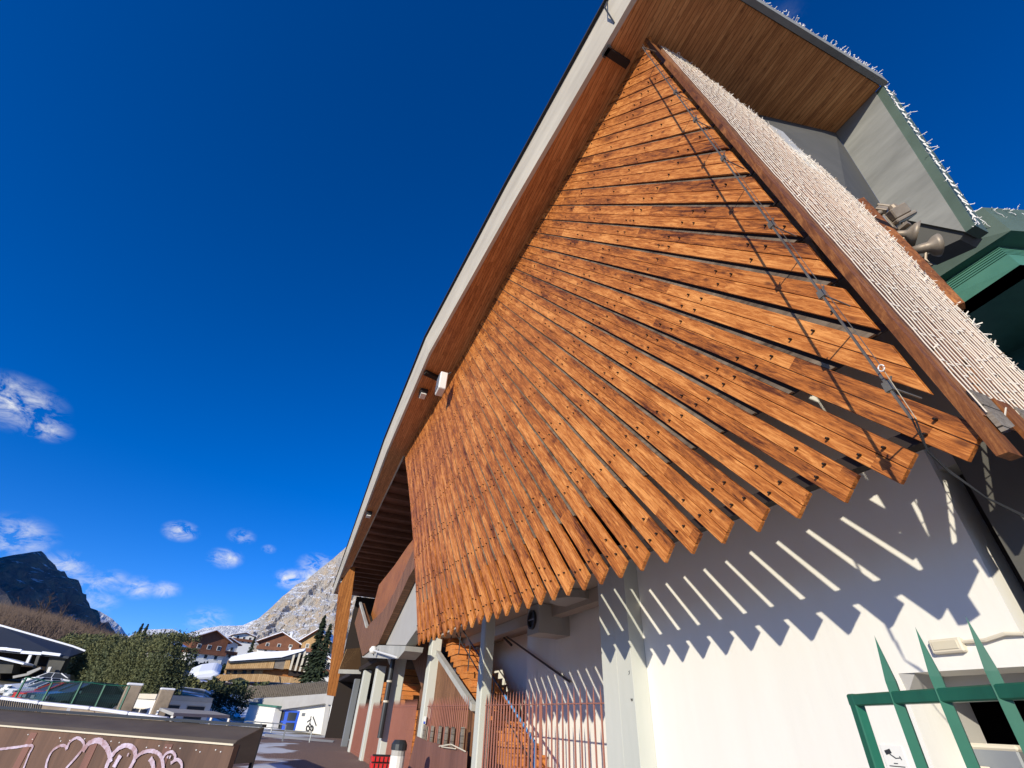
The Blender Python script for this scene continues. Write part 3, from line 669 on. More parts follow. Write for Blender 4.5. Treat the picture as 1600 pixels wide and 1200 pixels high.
# --- copper-clad wing to the right
cw = empty('copper_wing', 'green copper clad wing with stepped cornices behind the end wall', 'building', Vector((8, 3, 0)))
CWI = Matrix.Translation((-8, -3, 0))
def layer(pts, z): return [CWI @ wz(x, y, z) for x, y in pts]
T0 = layer([(1405, 406), (1535, 324), (1650, 331)], 9.1); T1 = layer([(1425, 460), (1580, 360), (1665, 366)], 8.45)
R0 = layer([(1440, 464), (1560, 385.6), (1665, 396)], 8.42); R1 = layer([(1450, 478), (1574, 397), (1670, 405)], 8.1)
B1 = layer([(1455, 507), (1594, 413.6), (1680, 420)], 7.7)
cen = CWI @ Vector((13, 8, 0))
def inward(P, k, z=None): return [Vector((lerp(p.x, cen.x, k), lerp(p.y, cen.y, k), p.z if z is None else z)) for p in P]
def shell(Pa, Pb, th, m, name):
    b = MB(); Ia, Ib = inward(Pa, th), inward(Pb, th)
    for i in range(2): b.add([Pa[i], Pa[i + 1], Pb[i + 1], Pb[i], Ia[i], Ia[i + 1], Ib[i + 1], Ib[i]], [(0, 1, 2, 3), (7, 6, 5, 4), (0, 4, 5, 1), (3, 2, 6, 7), (0, 3, 7, 4), (1, 5, 6, 2)], m)
    return b.build(name, cw)
shell(T0, T1, .06, 'copper_grey', 'roof_skirt')
shell(T1, R0, .1, 'copper', 'recess_band')
b = MB()
for k in range(5):
    f0, f1 = k / 5, (k + .62) / 5
    Pa = [x.lerp(y, f0) for x, y in zip(R0, R1)]; Pb = [x.lerp(y, f1) for x, y in zip(R0, R1)]; Ia = inward(Pa, .05); Ib = inward(Pb, .05)
    for i in range(2): b.add([Pa[i], Pa[i + 1], Pb[i + 1], Pb[i], Ia[i], Ia[i + 1], Ib[i + 1], Ib[i]], [(0, 1, 2, 3), (7, 6, 5, 4), (0, 4, 5, 1), (3, 2, 6, 7)], 'copper_light')
b.build('ribbed_cornice', cw)
shell(inward(R0, .02), inward(R1, .02), .05, 'copper', 'cornice_core')
shell(R1, B1, .06, 'copper_light', 'lower_band')
b = MB(); I2 = inward(B1, .35); I3 = inward(B1, .35, 0)
for i in range(2): b.add([B1[i], B1[i + 1], I2[i + 1], I2[i]], [(0, 1, 2, 3)], 'copper'); b.add([I2[i], I2[i + 1], I3[i + 1], I3[i]], [(0, 1, 2, 3)], 'copper')
I4 = inward(T0, .5, 9.6)
for i in range(2): b.add([T0[i], T0[i + 1], I4[i + 1], I4[i]], [(0, 1, 2, 3)], 'copper_grey')
b.build('wall', cw, fix=False)
LS = empty('light_string', 'loose strings of white fairy lights trailing over the green copper roof skirt', 'light string', wz(1535, 324, 9.12)); LSI = Matrix.Translation(-wz(1535, 324, 9.12))
for (x, y, n) in [(1515, 352, 7), (1530, 340, 6), (1545, 345, 7), (1500, 372, 6), (1483, 392, 6), (1455, 406, 6), (1560, 335, 6), (1585, 338, 5), (1572, 345, 7), (1595, 345, 6), (1522, 344, 5), (1508, 356, 5)]:
    q = wz(x, y, 8.95) * .985; dx = wz(x + 7, y + 5, 8.9) * .985 - q; dx.normalize(); b = MB()
    strand(b, LSI @ Vector((q.x, q.y, 8.95)), n, .045, dx, .005); b.build('strand', LS, fix=False)
b = MB()
for i in range(26): a_, b_ = wz(lerp(1500, 1535, i / 26), lerp(346, 324, i / 26), 9.12), wz(lerp(1500, 1535, (i + 1) / 26), lerp(346, 324, (i + 1) / 26), 9.12); b.bar(LSI @ a_, LSI @ b_, .012, 'led')
for i in range(90): x = random.uniform(1535, 1615); strand(b, LSI @ (wz(x, lerp(325, 330, (x - 1535) / 65) + random.uniform(0, 7), 9.12) * .995), 3, .035, (.3, 0, -.4), .0045)
b.build('edge_string', LS, fix=False)

# --- floodlights on the ledge
def flood_box(px, py, px2, py2, w, label):
    p = po(px, py, -.50); q = po(px2, py2, -.56); r = FROOT('floodlight', label, 'floodlight', p)
    d = (q - p).normalized(); M = Matrix((d.orthogonal().normalized(), d.cross(d.orthogonal().normalized()), d)).transposed().to_4x4()
    b = MB(); b.box((0, 0, 0), (w, w * .8, w * .7), 'lamp_metal', M.to_3x3()); b.box(d * w * .5, (w * 1.25, w, w * .25), 'lamp_metal', M.to_3x3()); b.lathe(-d * w * .3, -d, [(0, w * .3), (w * .35, w * .2), (w * .36, 0)], 'lamp_metal', 10); ob = b.build('housing', r); bevel(ob, .01)
    b = MB(); b.box(d * w * .64, (w * 1.08, w * .85, w * .04), 'glass', M.to_3x3()); b.build('lens', r)
    b = MB(); b.tube([Vector((0, 0, 0)), Vector((-.02, .02, -w * 1.1))], .012, 'lamp_metal'); b.box((-.02, .02, -w * 1.1), (.08, .05, .03), 'lamp_metal'); b.build('bracket', r); return r
def flood_bell(px, py, px2, py2, r0, r1, label):
    p = po(px, py, -.50); q = po(px2, py2, -.56); r = FROOT('floodlight', label, 'floodlight', p); d = q - p; L = d.length; d.normalize()
    b = MB(); b.lathe((0, 0, 0), d, [(-.1, 0), (-.1, r0 * .7), (-.02, r0), (L * .2, r0 * 1.05), (L * .6, lerp(r0, r1, .7)), (L, r1), (L * .97, r1 * .9), (L * .3, r0 * .8)], 'lamp_metal', 20); b.build('housing', r, smooth=True)
    b = MB(); b.lathe(d * L * .96, d, [(0, 0), (0, r1 * .9)], 'glass', 20); b.build('lens', r)
    b = MB(); b.tube([Vector((0, 0, 0)), Vector((-.05, .0, -.10)), Vector((-.04, 0, -.19))], .012, 'lamp_metal'); b.build('bracket', r); return r
flood_box(1377, 330, 1383, 324, .10, 'small square floodlight at the upper end of the row on the ledge')
flood_box(1402, 333, 1413, 347, .15, 'large square floodlight with a glass face tilted outward, second along the ledge')
flood_bell(1412, 366, 1433, 366, .035, .12, 'pale cone-shaped floodlight between the square ones and the last bell lamp')
flood_bell(1447, 387, 1466, 383, .045, .10, 'bell-shaped floodlight at the lower end of the ledge, its round lens seen edge on')
b = MB(); p = po(1386, 352, -.48); b.box((0, 0, 0), (.09, .08, .2), 'lamp_metal'); b.box((0, -.045, 0), (.07, .01, .17), 'grey_steel'); o = b.build('control_box', matrix=FAC @ Matrix.Translation(p)); bevel(o, .008); tag(o, 'narrow metal ballast box on the ledge under the two square floodlights', 'box')

# --- rods, wire and cable slung in front of the screen
SO = 1.43
top = po(1004, 74, SO); bot = po(1425, 655, SO)
b = MB(); b.bar(top, bot, .010, 'rod_metal', .010)
b.bar(top + Vector((.03, -.02, 0)), po(1377, 573, SO + .03), .003, 'rod_metal'); b.bar(po(1377, 573, SO + .03), po(1432, 655, SO + .02), .003, 'rod_metal')
for t in (.30, .43, .57, .74, .86, .97):
    p = top.lerp(bot, t); b.bar(p, p + Vector((0, .22, .0)), .007, 'rod_metal'); b.box(p, (.035, .02, .05), 'rod_metal'); b.bar(p + Vector((-.01, 0, -.03)), p + Vector((.03, 0, .04)), .006, 'rod_metal')
b.bar(top, top + Vector((.02, .2, .02)), .014, 'rod_metal')
o = b.build('hanging_rod', matrix=FAC); tag(o, 'long thin rusty rod with clamps hanging in front of the timber screen beside the rafter', 'rod')
b = MB(); c = po(1377, 575, SO + .04); b.tube([c + Vector((math.cos(a) * .013, 0, math.sin(a) * .017)) for a in [i * .6 for i in range(11)]], .003, 'white_paint'); o = b.build('cable_ring', matrix=FAC); tag(o, 'small white ring clamp on the wire in front of the slanting boards', 'ring')
b = MB()
for dxx in (0, .013): b.tube([po(1425, 655, SO) + Vector((dxx, 0, 0)), po(1450, 706, 1.38), po(1482, 737, 1.32) + Vector((0, 0, dxx)), po(1540, 777, 1.27), po(1640, 828, 1.2) + Vector((0, 0, dxx))], .0035, 'rubber', 6)
o = b.build('cable', matrix=FAC); tag(o, 'black twin cable running from the foot of the rod past the corner pier', 'cable')
b = MB(); b.tube([A(-3.72, .02, 2.25), A(-3.66, .03, 2.34), A(-3.5, .03, 2.26), A(-3.2, .03, 2.12), A(-2.95, .03, 2.02)], .006, 'plaster_grey', 6); 
b.tube([po(1518, 1003, .02), po(1560, 990, .02), po(1597, 988, .02)], .011, 'cream', 6); b.build('x')
bpy.data.objects.remove(bpy.data.objects['x'])
b = MB(); b.tube([po(1505, 1003, .02), po(1540, 1000, .03), po(1570, 990, .03), po(1600, 990, .02)], .010, 'cream', 6); o = b.build('conduit', matrix=FAC); tag(o, 'pinkish flexible conduit running right from the wall lamp', 'conduit')

# --- small fittings under the eaves
def fitting(name, label, cat, p, parts): 
    r = FROOT(name, label, cat, p)
    for nm, bb in parts: bevel(bb.build(nm, r), .005)
def lampbox(sc=1):
    b = MB(); b.box((0, 0, -.05 * sc), (.26 * sc, .16 * sc, .10 * sc), 'dark_steel'); l = MB(); l.box((0, 0, -.115 * sc), (.22 * sc, .12 * sc, .03 * sc), 'white_paint'); return [('housing', b), ('lens', l)]
fitting('soffit_lamp', 'small dark lamp under the soffit beside the square floodlight', 'lamp', pz(662, 612, 9.79), lampbox(1.4))
fitting('soffit_lamp', 'small lamp under the soffit where the coffered ceiling begins', 'lamp', pz(577, 801, 9.79), lampbox(1.7))
fitting('soffit_lamp', 'farthest small lamp under the soffit just above the end fin', 'lamp', pz(536, 905, 9.79), lampbox(1.9))
b = MB(); b.bar(pz(946, 78, 9.76), pz(981, 101, 9.76), .11, 'black_wood_shade', .08); b.bar(pz(946, 78, 9.78), pz(950, 81, 9.78), .16, 'dark_steel', .12)
o = b.build('soffit_bracket', matrix=FAC); tag(o, 'black bracket under the soffit near the top of the screen', 'bracket')
b = MB(); b.bar(pz(945, 12, 10.1), pz(960, 36, 9.86), .02, 'dark_steel'); b.bar(pz(945, 12, 10.1), pz(949, 2, 10.3), .02, 'dark_steel'); o = b.build('lightning_rod', matrix=FAC); tag(o, 'thin bent metal rod clipped to the pale roof fascia', 'rod')
b = MB(); b.bar(pz(664, 582, 9.74), pz(686, 592, 9.74), .16, 'black_wood_shade', .1); o = b.build('soffit_bracket', matrix=FAC); tag(o, 'black bracket under the soffit leading to the square floodlight', 'bracket')
p = po(690, 600, 1.9); r = FROOT('floodlight', 'grey square floodlight at the upper edge of the slanting boards', 'floodlight', p)
b = MB(); b.box((0, 0, 0), (.42, .20, .55), 'white_paint'); b.bar((0, 0, .2), (.1, .2, .4), .05, 'dark_steel'); bevel(b.build('housing', r), .02)
b = MB(); b.box((-.215, 0, 0), (.02, .15, .45), 'glass'); b.box((0, -.11, 0), (.3, .02, .42), 'grey_steel'); b.build('lens', r)
p = po(583, 1016, 1.15); r = FROOT('wall_lamp', 'white round lamp on a bracket under the folded parapet', 'lamp', p)
b = MB(); b.lathe((0, 0, -.12), (0, 0, 1), [(0, 0), (.03, .11), (.14, .14), (.24, .08), (.26, 0)], 'white_paint', 14); b.build('globe', r, smooth=True)
b = MB(); b.tube([(0, 0, 0), po(619, 1027, 1.1) - p], .03, 'white_paint'); b.tube([(0, 0, 0), (-.35, .1, -.12)], .02, 'dark_steel'); b.build('arm', r)

# --- things on the white wall by the door
p = po(1484, 1010, 0) + Vector((0, -.02, 0)); r = FROOT('wall_light', 'rectangular yellowish emergency light on the white wall above the doorway', 'lamp', p)
b = MB(); b.box((0, 0, 0), (.175, .045, .075), 'cream'); bevel(b.build('housing', r), .008)
b = MB(); b.box((0, -.024, .002), (.14, .008, .045), 'pale_strip'); bevel(b.build('diffuser', r), .003)
p = po(1397, 1180, 0); cx = p.x
r = FROOT('camera_sign', 'small white video surveillance notice on the wall left of the doorway', 'sign', Vector((cx, -.003, 1.50)))
b = MB(); b.box((0, 0, 0), (.135, .006, .19), 'white_paint'); b.build('plate', r)
b = MB(); b.bar((-.045, -.005, .055), (-.008, -.005, .066), .022, 'dark_steel', .003, up=(0, 1, 0)); b.bar((-.02, -.005, .05), (.012, -.005, .030), .005, 'dark_steel', .003, up=(0, 1, 0)); b.bar((.008, -.005, .030), (.04, -.005, .034), .004, 'dark_steel', .003, up=(0, 1, 0)); b.bar((.038, -.005, .042), (.044, -.005, .024), .004, 'dark_steel', .003, up=(0, 1, 0))
for k, (x0, x1) in enumerate([(-.012, .012), (-.045, .05), (-.04, .04), (-.05, .05), (-.035, .035)]): b.bar((x0, -.005, .005 - k * .014), (x1, -.005, .005 - k * .014), .004, 'dark_steel', .003, up=(0, 1, 0))
b.build('pictogram', r)
r = FROOT('meter_cabinet', 'grey electrical cabinet standing in the dark doorway', 'cabinet', A(-3.13, -.42, 0))
b = MB(); b.boxc((-.16, -.1, 0), (.16, .2, 1.62), 'grey_steel'); b.boxc((-.17, -.11, 1.60), (.17, .21, 1.63), 'cream'); bevel(b.build('body', r), .01)
b = MB(); b.boxc((-.14, -.115, .1), (-.01, -.101, 1.52), 'cream'); bevel(b.build('door', r), .006); b = MB(); b.boxc((.02, -.113, .9), (.14, -.101, 1.45), 'plaster_grey'); b.boxc((.02, -.14, 1.48), (.07, -.101, 1.50), 'dark_steel'); b.build('panel', r)
for (z, s) in ((2.08, [(0, 0, 4, 3), (4, 3, 1, 5), (1, 5, 5, 6)]), (1.84, [(0, 4, 2, 0), (2, 0, 3, 4), (3, 4, 5, 0), (5, 0, 6, 4)])):
    b = MB()
    for x0, y0, x1, y1 in s: b.bar((.25 - .21 + .0, 0, 0) if 0 else Vector((x0 * .006, 0, y0 * .006)), Vector((x1 * .006, 0, y1 * .006)), .005, 'dark_steel', .002, up=(0, 1, 0))
    o = b.build('stencil_mark', matrix=FAC @ Matrix.Translation(A(-.24, .199, z))); tag(o, 'small black stencilled mark on the first pillar, %s of the two' % ('upper' if z > 2 else 'lower'), 'mark')

# --- green gate in the foreground
gx = 1.05
def gp(az, z): return Vector((gx, gx / math.tan(R(az)), z))
ZR = 1.6 + gx / math.sin(R(33.2)) * .0600
y0 = gx / math.tan(R(33.35))
GR = empty('gate', 'green spiked steel gate in front of the dark doorway', 'gate', Vector((gx, y0, 0)))
b = MB(); b.bar((0, 0, 0), (0, 0, ZR - .002), .028, 'green_paint', .028); b.bar((0, .017, ZR - .017 + .0), (.02, -1.6, ZR - .017), .028, 'green_paint', .028); b.bar((0, 0, .12), (.02, -1.6, .12), .034, 'green_paint', .034); bevel(b.build('frame', GR), .003)
M45 = Matrix.Rotation(R(45), 3, 'Z')
for k in range(9):
    yy = -.168 - k * .152; b = MB(); x = .02 * -yy / 1.6
    s = .0112
    b.add([Vector((x, yy, .12)) + M45 @ Vector((i * s, j * s, 0)) for i, j in ((-1, -1), (1, -1), (1, 1), (-1, 1))] + [Vector((x, yy, ZR + .02)) + M45 @ Vector((i * s, j * s, 0)) for i, j in ((-1, -1), (1, -1), (1, 1), (-1, 1))] + [Vector((x, yy, ZR + .128))],
          [(3, 2, 1, 0), (0, 1, 5, 4), (1, 2, 6, 5), (2, 3, 7, 6), (3, 0, 4, 7), (4, 5, 8), (5, 6, 8), (6, 7, 8), (7, 4, 8)], 'green_paint')
    b.build('spiked_bar', GR)

# --- brown railings between the pillars
def railing(a0, a1, o, label, step=.17, sheet=None, zr=1.84, rr=.014):
    p = A(a0, o, 0); r = FROOT('railing', label, 'railing', p, 'brown spiked railings between the pillars')
    L = a1 - a0; n = int(L / step)
    b = MB(); b.bar((0, 0, zr), (-L, 0, zr), .035, 'brown_paint', .012); b.bar((0, 0, .15), (-L, 0, .15), .035, 'brown_paint', .012); b.build('rail', r)
    cnt = 0; bb = None
    for k in range(n + 1):
        x = -k * L / n; b = MB(); q = random.uniform(-.004, .004)
        b.tube([(x, 0, .02), (x, 0, zr + .02)], rr, 'brown_paint', 6); b.tube([(x, 0, zr + .02), (x + q, 0, zr + .19)], rr, 'brown_paint', 6, .001); b.build('baluster', r)
    if sheet:
        b = MB(); b.boxc((-.02, .015, .05), (-L + .02, .03, sheet), 'brown_sheet'); b.build('sheet', r)
railing(.36, 2.45, 0, 'tall spiked railing nearest the camera, in the bay beside the white wall')
railing(2.5, 5.4, 0, 'spiked railing in front of the stair, left of the nearest gate leaf', .135)
railing(6.1, 10.35, .02, 'spiked railing with old planks stood against it, between the second and third pillars', .15)
railing(11.1, 14.9, .02, 'open spiked railing beside the drainpipe', .14)
railing(15.7, 19.8, .02, 'railing backed with brown sheet beyond the drainpipe', .2, 1.8)
railing(20.5, 24.9, .02, 'farthest sheeted railing beside the dark steel post', .25, 1.8)
pts = [po(x, y, .22) for x, y in ((650, 1150), (668, 1158), (729, 1174), (724, 1260), (622, 1260))]
b = MB(); b.prism(pts, (0, .02, 0), 'brown_sheet'); o = b.build('sheet_panel', matrix=FAC); tag(o, 'dull purple brown sheet leaning against the railing below the planks', 'panel')
for k, (x, y) in enumerate([(655, 1132), (664, 1133), (676, 1134), (688, 1134), (698, 1135), (708, 1136), (724, 1136)]):
    t = po(x, y, .10); b = MB(); h = max(1.2, t.z); b.boxc((-.07, -.02, 0), (.07, .02, h), 'grey_wood'); o = b.build('plank', matrix=FAC @ Matrix.Translation((t.x, t.y, 0)) @ Matrix.Rotation(random.uniform(-.03, .03), 4, 'Y'))
    tag(o, 'weathered grey plank stood upright against the brown railing', 'plank', 'old planks stood against the railing')
b = MB(); b.tube([po(686, 1166, .26), po(705, 1163, .25), po(727, 1174, .25)], .012, 'cream', 5); b.tube([po(690, 1167, .27), po(712, 1170, .26)], .01, 'cream', 5); o = b.build('rope', matrix=FAC); tag(o, 'pale rope tied across the upright planks', 'rope')
t = po(664, 1125, .07); b = MB(); b.box((0, 0, 0), (.22, .01, .16), 'white_paint'); b.box((0, -.004, -.055), (.2, .01, .05), 'blue_paint'); o = b.build('notice', matrix=FAC @ Matrix.Translation(t)); tag(o, 'small white and blue notice fixed to the brown railing', 'sign')
# litter bin and red crates
q = pr(621, 1185, 13.0); r = empty('litter_bin', 'pale blue litter bin with a dark lid beside the drainpipe pillar', 'bin', Vector((q.x, q.y, 0)))
b = MB(); b.lathe((0, 0, 0), (0, 0, 1), [(0, 0), (0, .12), (1.0, .15), (1.0, 0)], 'plaster_grey', 14); b.lathe((0, 0, .0), (0, 0, 1), [(.25, .131), (.25, .14), (.9, .155), (.9, .15)], 'light_blue' if 0 else 'white_paint', 14); b.build('body', r, smooth=False)
b = MB(); b.lathe((0, 0, 1.0), (0, 0, 1), [(0, .17), (.10, .17), (.17, .12), (.17, 0)], 'dark_steel', 14); b.build('lid', r)
for k, (x, y, h) in enumerate([(583, 1193, .5), (598, 1186, .8)]):
    q = pr(x, y, 15.0); b = MB(); 
    for j in range(int(h / .13)):
        b.box((0, 0, .07 + j * .13), (.55, .4, .10), 'red_paint'); b.box((0, 0, .13 + j * .13), (.48, .34, .03), 'rubber')
        for i in range(5): b.box((-.2 + i * .1, -.205, .07 + j * .13), (.03, .02, .1), 'rubber')
    o = b.build('crate_stack', matrix=Matrix.Translation((q.x, q.y, 0)) @ Matrix.Rotation(.3, 4, 'Z')); bevel(o, .01); tag(o, ['low heap of red slatted crates at the foot of the pillars', 'taller stack of red slatted crates against the pillar with the drainpipe'][k], 'crates')

# ================================================================== FOREGROUND BOARDING
Pa_, Pb_ = polar(-21.1, 5.4), polar(-40.1, 7.8); ux = (Pb_ - Pa_).normalized(); nx = Vector((ux.y, -ux.x, 0))
if nx.dot(-Pa_) < 0: nx = -nx                       # nx points to the camera
BM = Matrix((ux, -nx, Vector((0, 0, 1)))).transposed().to_4x4(); 
BM = Matrix.Translation(Pa_) @ BM; BMI = BM.inverted()
BR = empty('rink_boarding', 'chest-high brown boarding with purple white graffiti and a dull metal coping', 'barrier', BM)
b = MB(); b.boxc((.26, 0, 0), (7, .06, 1.335), 'ice_sheet'); b.build('panel', BR)
for x in (.9, 1.75, 2.55, 3.45, 4.4, 5.4): b = MB(); b.boxc((x, -.006, .02), (x + .085, -.001, 1.30), 'brown_sheet'); b.build('cover_strip', BR)
b = MB(); b.prism([(.26, -.012, 1.335), (.26, .02, 1.362), (.26, .24, 1.435), (.26, .30, 1.45), (.26, .30, 1.2), (.26, .07, 1.2), (.26, .07, 1.325)], (6.74, 0, 0), 'coping'); bevel(b.build('coping', BR), .004)
b = MB(); b.boxc((.26, -.02, 1.325), (7, -.011, 1.338), 'pale_strip'); b.build('edge_strip', BR)
b = MB(); b.boxc((.26, .28, 1.452), (4.2, .34, 1.475), 'dark_steel'); b.boxc((.27, .305, .4), (.30, .33, 1.45), 'dark_steel'); b.build('handrail', BR)
b = MB()
for i in range(46): x = random.uniform(.35, 6.8); b.lathe((x, -.001, 1.27 + random.uniform(-.03, .02)), (0, -1, 0), [(0, .006), (.005, .005), (.006, 0)], 'white_paint', 6)
b.build('screws', BR)
def onb(px, py):
    t = ray(px, py); n_ = nx; k = (Pa_ - Vector((0, 0, EYE))).dot(n_) / t.dot(n_); return BMI @ (t * k + Vector((0, 0, EYE)))
ST_ = [([(0, 270), (130, 255), (275, 240), (250, 310), (205, 427), (180, 500)], 14), ([(390, 470), (398, 380), (440, 290), (500, 245), (550, 242), (565, 272)], 16),
       ([(565, 270), (590, 212), (650, 175), (700, 205), (704, 255), (640, 340), (560, 430), (520, 500)], 16), ([(700, 290), (750, 222), (830, 197), (890, 240), (922, 310), (928, 380)], 30),
       ([(870, 500), (893, 427), (930, 340), (1000, 262), (1070, 238), (1128, 270), (1135, 340), (1095, 427), (1080, 480)], 26), ([(958, 420), (985, 370), (1015, 320)], 30),
       ([(1128, 355), (1190, 302), (1270, 283), (1340, 312), (1365, 370), (1372, 440)], 20), ([(1262, 345), (1285, 390), (1290, 440)], 26),
       ([(1360, 365), (1390, 312), (1440, 290), (1470, 320), (1465, 360), (1435, 388)], 15), ([(1435, 385), (1490, 355), (1525, 390), (1522, 440), (1500, 480)], 16), ([(1405, 345), (1415, 325)], 10), ([(1425, 348), (1435, 322)], 10), ([(1075, 330), (1088, 300)], 9)]
GM = MB(); lay = 0
def catmull(P, m=6):
    P = [Vector((x, y, 0)) for x, y in P]; Q = [P[0]] + P + [P[-1]]; out = []
    for i in range(1, len(Q) - 2):
        for k in range(m):
            t = k / m; p0, p1_, p2_, p3_ = Q[i - 1], Q[i], Q[i + 1], Q[i + 2]
            out.append(.5 * ((2 * p1_) + (-p0 + p2_) * t + (2 * p0 - 5 * p1_ + 4 * p2_ - p3_) * t * t + (-p0 + 3 * p1_ - 3 * p2_ + p3_) * t ** 3))
    out.append(P[-1]); return out
for pts, wd in ST_:
    C = catmull(pts, 7); Q = [onb(p.x / 5.333, 1120 + p.y / 5.333) for p in C]; lay += 1; yy = -.0085 - .0008 * lay; w = wd / 5.333 * .0085 / 2 * .9
    L, Rr = [], []
    for i, q in enumerate(Q):
        d = (Q[min(i + 1, len(Q) - 1)] - Q[max(i - 1, 0)]); d.y = 0; d.normalize(); s = Vector((-d.z, 0, d.x)) * w * random.uniform(.85, 1.12)
        L.append(Vector((q.x, yy, q.z)) + s); Rr.append(Vector((q.x, yy, q.z)) - s)
    GM.add(L + Rr, [(i, i + 1, len(L) + i + 1, len(L) + i) for i in range(len(L) - 1)], 'graffiti')
GM.build('graffiti', BR)

# ================================================================== MIDDLE DISTANCE
def world_poly(b, pts, d, m): b.prism(pts, d, m)
# snow-topped parapet beyond the boarding
r = empty('parapet', 'low stone parapet with a band of snow on top, beyond the boarding', 'wall', polar(-36, 16))
I = Matrix.Translation(-polar(-36, 16)); b = MB(); c = MB(); PT = [pr(-60, 1084, 17), pr(0, 1094, 16.8), pr(60, 1102, 16.4), pr(140, 1110, 16), pr(200, 1118, 15.6), pr(262, 1127, 15.2)]
for p, q in zip(PT, PT[1:]):
    p0, q0 = I @ p, I @ q; back = Vector((-.35, .8, 0)) * .45
    b.prism([p0, q0, Vector((q0.x, q0.y, 0)), Vector((p0.x, p0.y, 0))], back, 'stone')
    c.prism([p0 + Vector((0, -.04, .004)), q0 + Vector((0, -.04, .004)), q0 + Vector((0, -.04, .07)), p0 + Vector((0, -.04, .07))], back * 1.2, 'snow')
b.build('wall', r); bevel(c.build('snow_cap', r), .04, 2)
r = empty('balustrade', 'dark slatted balustrade with pale posts at the far left below the snowy parapet', 'fence', pr(20, 1105, 12)); I = Matrix.Translation(-pr(20, 1105, 12))
b = MB()
for i in range(26): x = -20 + i * 3.4; b.bar(I @ pr(x, 1093 + x * .12, 12), I @ pr(x - 6, 1122 + x * .1, 12), .02, 'dark_steel')
b.build('slats', r)
for (x, y) in ((48, 1098), (108, 1106)):
    b = MB(); b.bar(I @ pr(x, y, 12.2), I @ pr(x - 9, y + 26, 12.2), .05, 'white_paint'); b.build('post', r)
def leafmass(n, fn, size, m, seed=1):
    rg = np.random.default_rng(seed); b = MB(); V = []; 
    for i in range(n):
        c, s = fn(rg); s *= size
        a = rg.normal(size=3); a /= np.linalg.norm(a); t = rg.normal(size=3); t -= a * a.dot(t); t /= np.linalg.norm(t); u_ = np.cross(a, t)
        k = len(V); V += [c + t * s, c + u_ * s * .6, c - t * s, c - u_ * s * .6]; b.f.append((k, k + 1, k + 2, k + 3)); b.m.append(0)
    b.v = [tuple(float(x) for x in v) for v in V]; b.ms = [m]; return b
q = pr(90, 1112, 11.5)
b = leafmass(2600, lambda g: (np.array([q.x, q.y, q.z - .2]) + g.normal(size=3) * np.array([.5, .25, .07]), g.uniform(.6, 1.2)), .022, 'tan_wood', 5); o = b.build('low_shrub', fix=False); tag(o, 'pale dry shrub just beyond the boarding at far left', 'shrub')
# green mesh fence
MF = [(42, 1058, 30, 1094), (82, 1066, 68, 1100), (129, 1065, 112, 1103), (165, 1070, 149, 1106), (203, 1072, 190, 1110)]
r = empty('mesh_fence', 'thin green wire mesh fence with slim posts in front of the parked cars', 'fence', pr(112, 1105, 19)); I = Matrix.Translation(-pr(112, 1105, 19)); tops = []
for x0, yy0, x1, y1 in MF:
    p, q = I @ pr(x0, yy0, 19), I @ pr(x1, y1, 19); q.x, q.y = p.x, p.y; b = MB(); b.bar(p, Vector((q.x, q.y, q.z - 1.2)), .035, 'green_paint'); b.build('post', r); tops.append(p)
b = MB()
for p, q in zip(tops, tops[1:]):
    b.bar(p, q, .022, 'green_paint')
    for k in range(1, 12): b.bar(p.lerp(q, k / 12), p.lerp(q, k / 12) - Vector((0, 0, 2)), .003, 'green_paint')
    for k in range(1, 5): b.bar(p - Vector((0, 0, k * .3)), q - Vector((0, 0, k * .3)), .003, 'green_paint')
b.build('mesh', r)
# stone gate pillars
for (x0, x1, yt, rr, lab) in [(200, 221, 1071, 30, 'tall rubble gate pillar with a snowy cap, left of the white booth'), (252, 271, 1078, 36, 'short rubble pillar showing above the white booth roof')]:
    tl, tr = pr(x0, yt, rr), pr(x1, yt + 1, rr); w_ = (tr - tl).length; cc = (tl + tr) / 2; r = empty('stone_pillar', lab, 'pillar', Vector((cc.x, cc.y, -.6))); b = MB(); h = cc.z + .6
    MR = Matrix.Rotation(R(35), 3, 'Z'); b.box((0, 0, h / 2), (w_ * 1.15, w_ * 1.15, h), 'stone', MR); bevel(b.build('shaft', r), .04, 2)
    b = MB(); b.box((0, 0, h + .05), (w_ * 1.2, w_ * 1.2, .10), 'snow', MR); bevel(b.build('snow_cap', r), .04, 2)
# white booth
bl, bm_, brr = pr(212, 1088, 47), pr(247, 1087, 42), pr(334, 1092, 45)
r = empty('booth', 'low white flat-roofed booth with wide windows beyond the boarding', 'kiosk', Vector((bm_.x, bm_.y, -.3))); I = Matrix.Translation((-bm_.x, -bm_.y, .3))
a0_, a1_, a2_ = I @ bl, I @ bm_, I @ brr; h = (a1_.z)
for v in (a0_, a1_, a2_): v.z = 0
b = MB()
def wallseg(b, p, q, z0, z1, m, off=0, t0=0, t1=1):
    d = (q - p); n_ = Vector((d.y, -d.x, 0)).normalized(); P0 = p + d * t0 + n_ * off; P1_ = p + d * t1 + n_ * off
    b.prism([P0 + Vector((0, 0, z0)), P1_ + Vector((0, 0, z0)), P1_ + Vector((0, 0, z1)), P0 + Vector((0, 0, z1))], -n_ * .12, m)
back_ = a0_ + a2_ - a1_
wallseg(b, a0_, a1_, 0, h - .2, 'white_paint'); wallseg(b, a1_, a2_, 0, h - .2, 'white_paint'); b.build('wall', r)
b = MB(); ex = (a1_ - back_).normalized() * .2; b.prism([a0_ + Vector((0, 0, h - .2)) + ex, a1_ + Vector((0, 0, h - .2)) + ex * 1.5, a2_ + Vector((0, 0, h - .2)) + ex, back_ + Vector((0, 0, h - .2)) - ex], (0, 0, .28), 'cream'); b.build('roof', r)
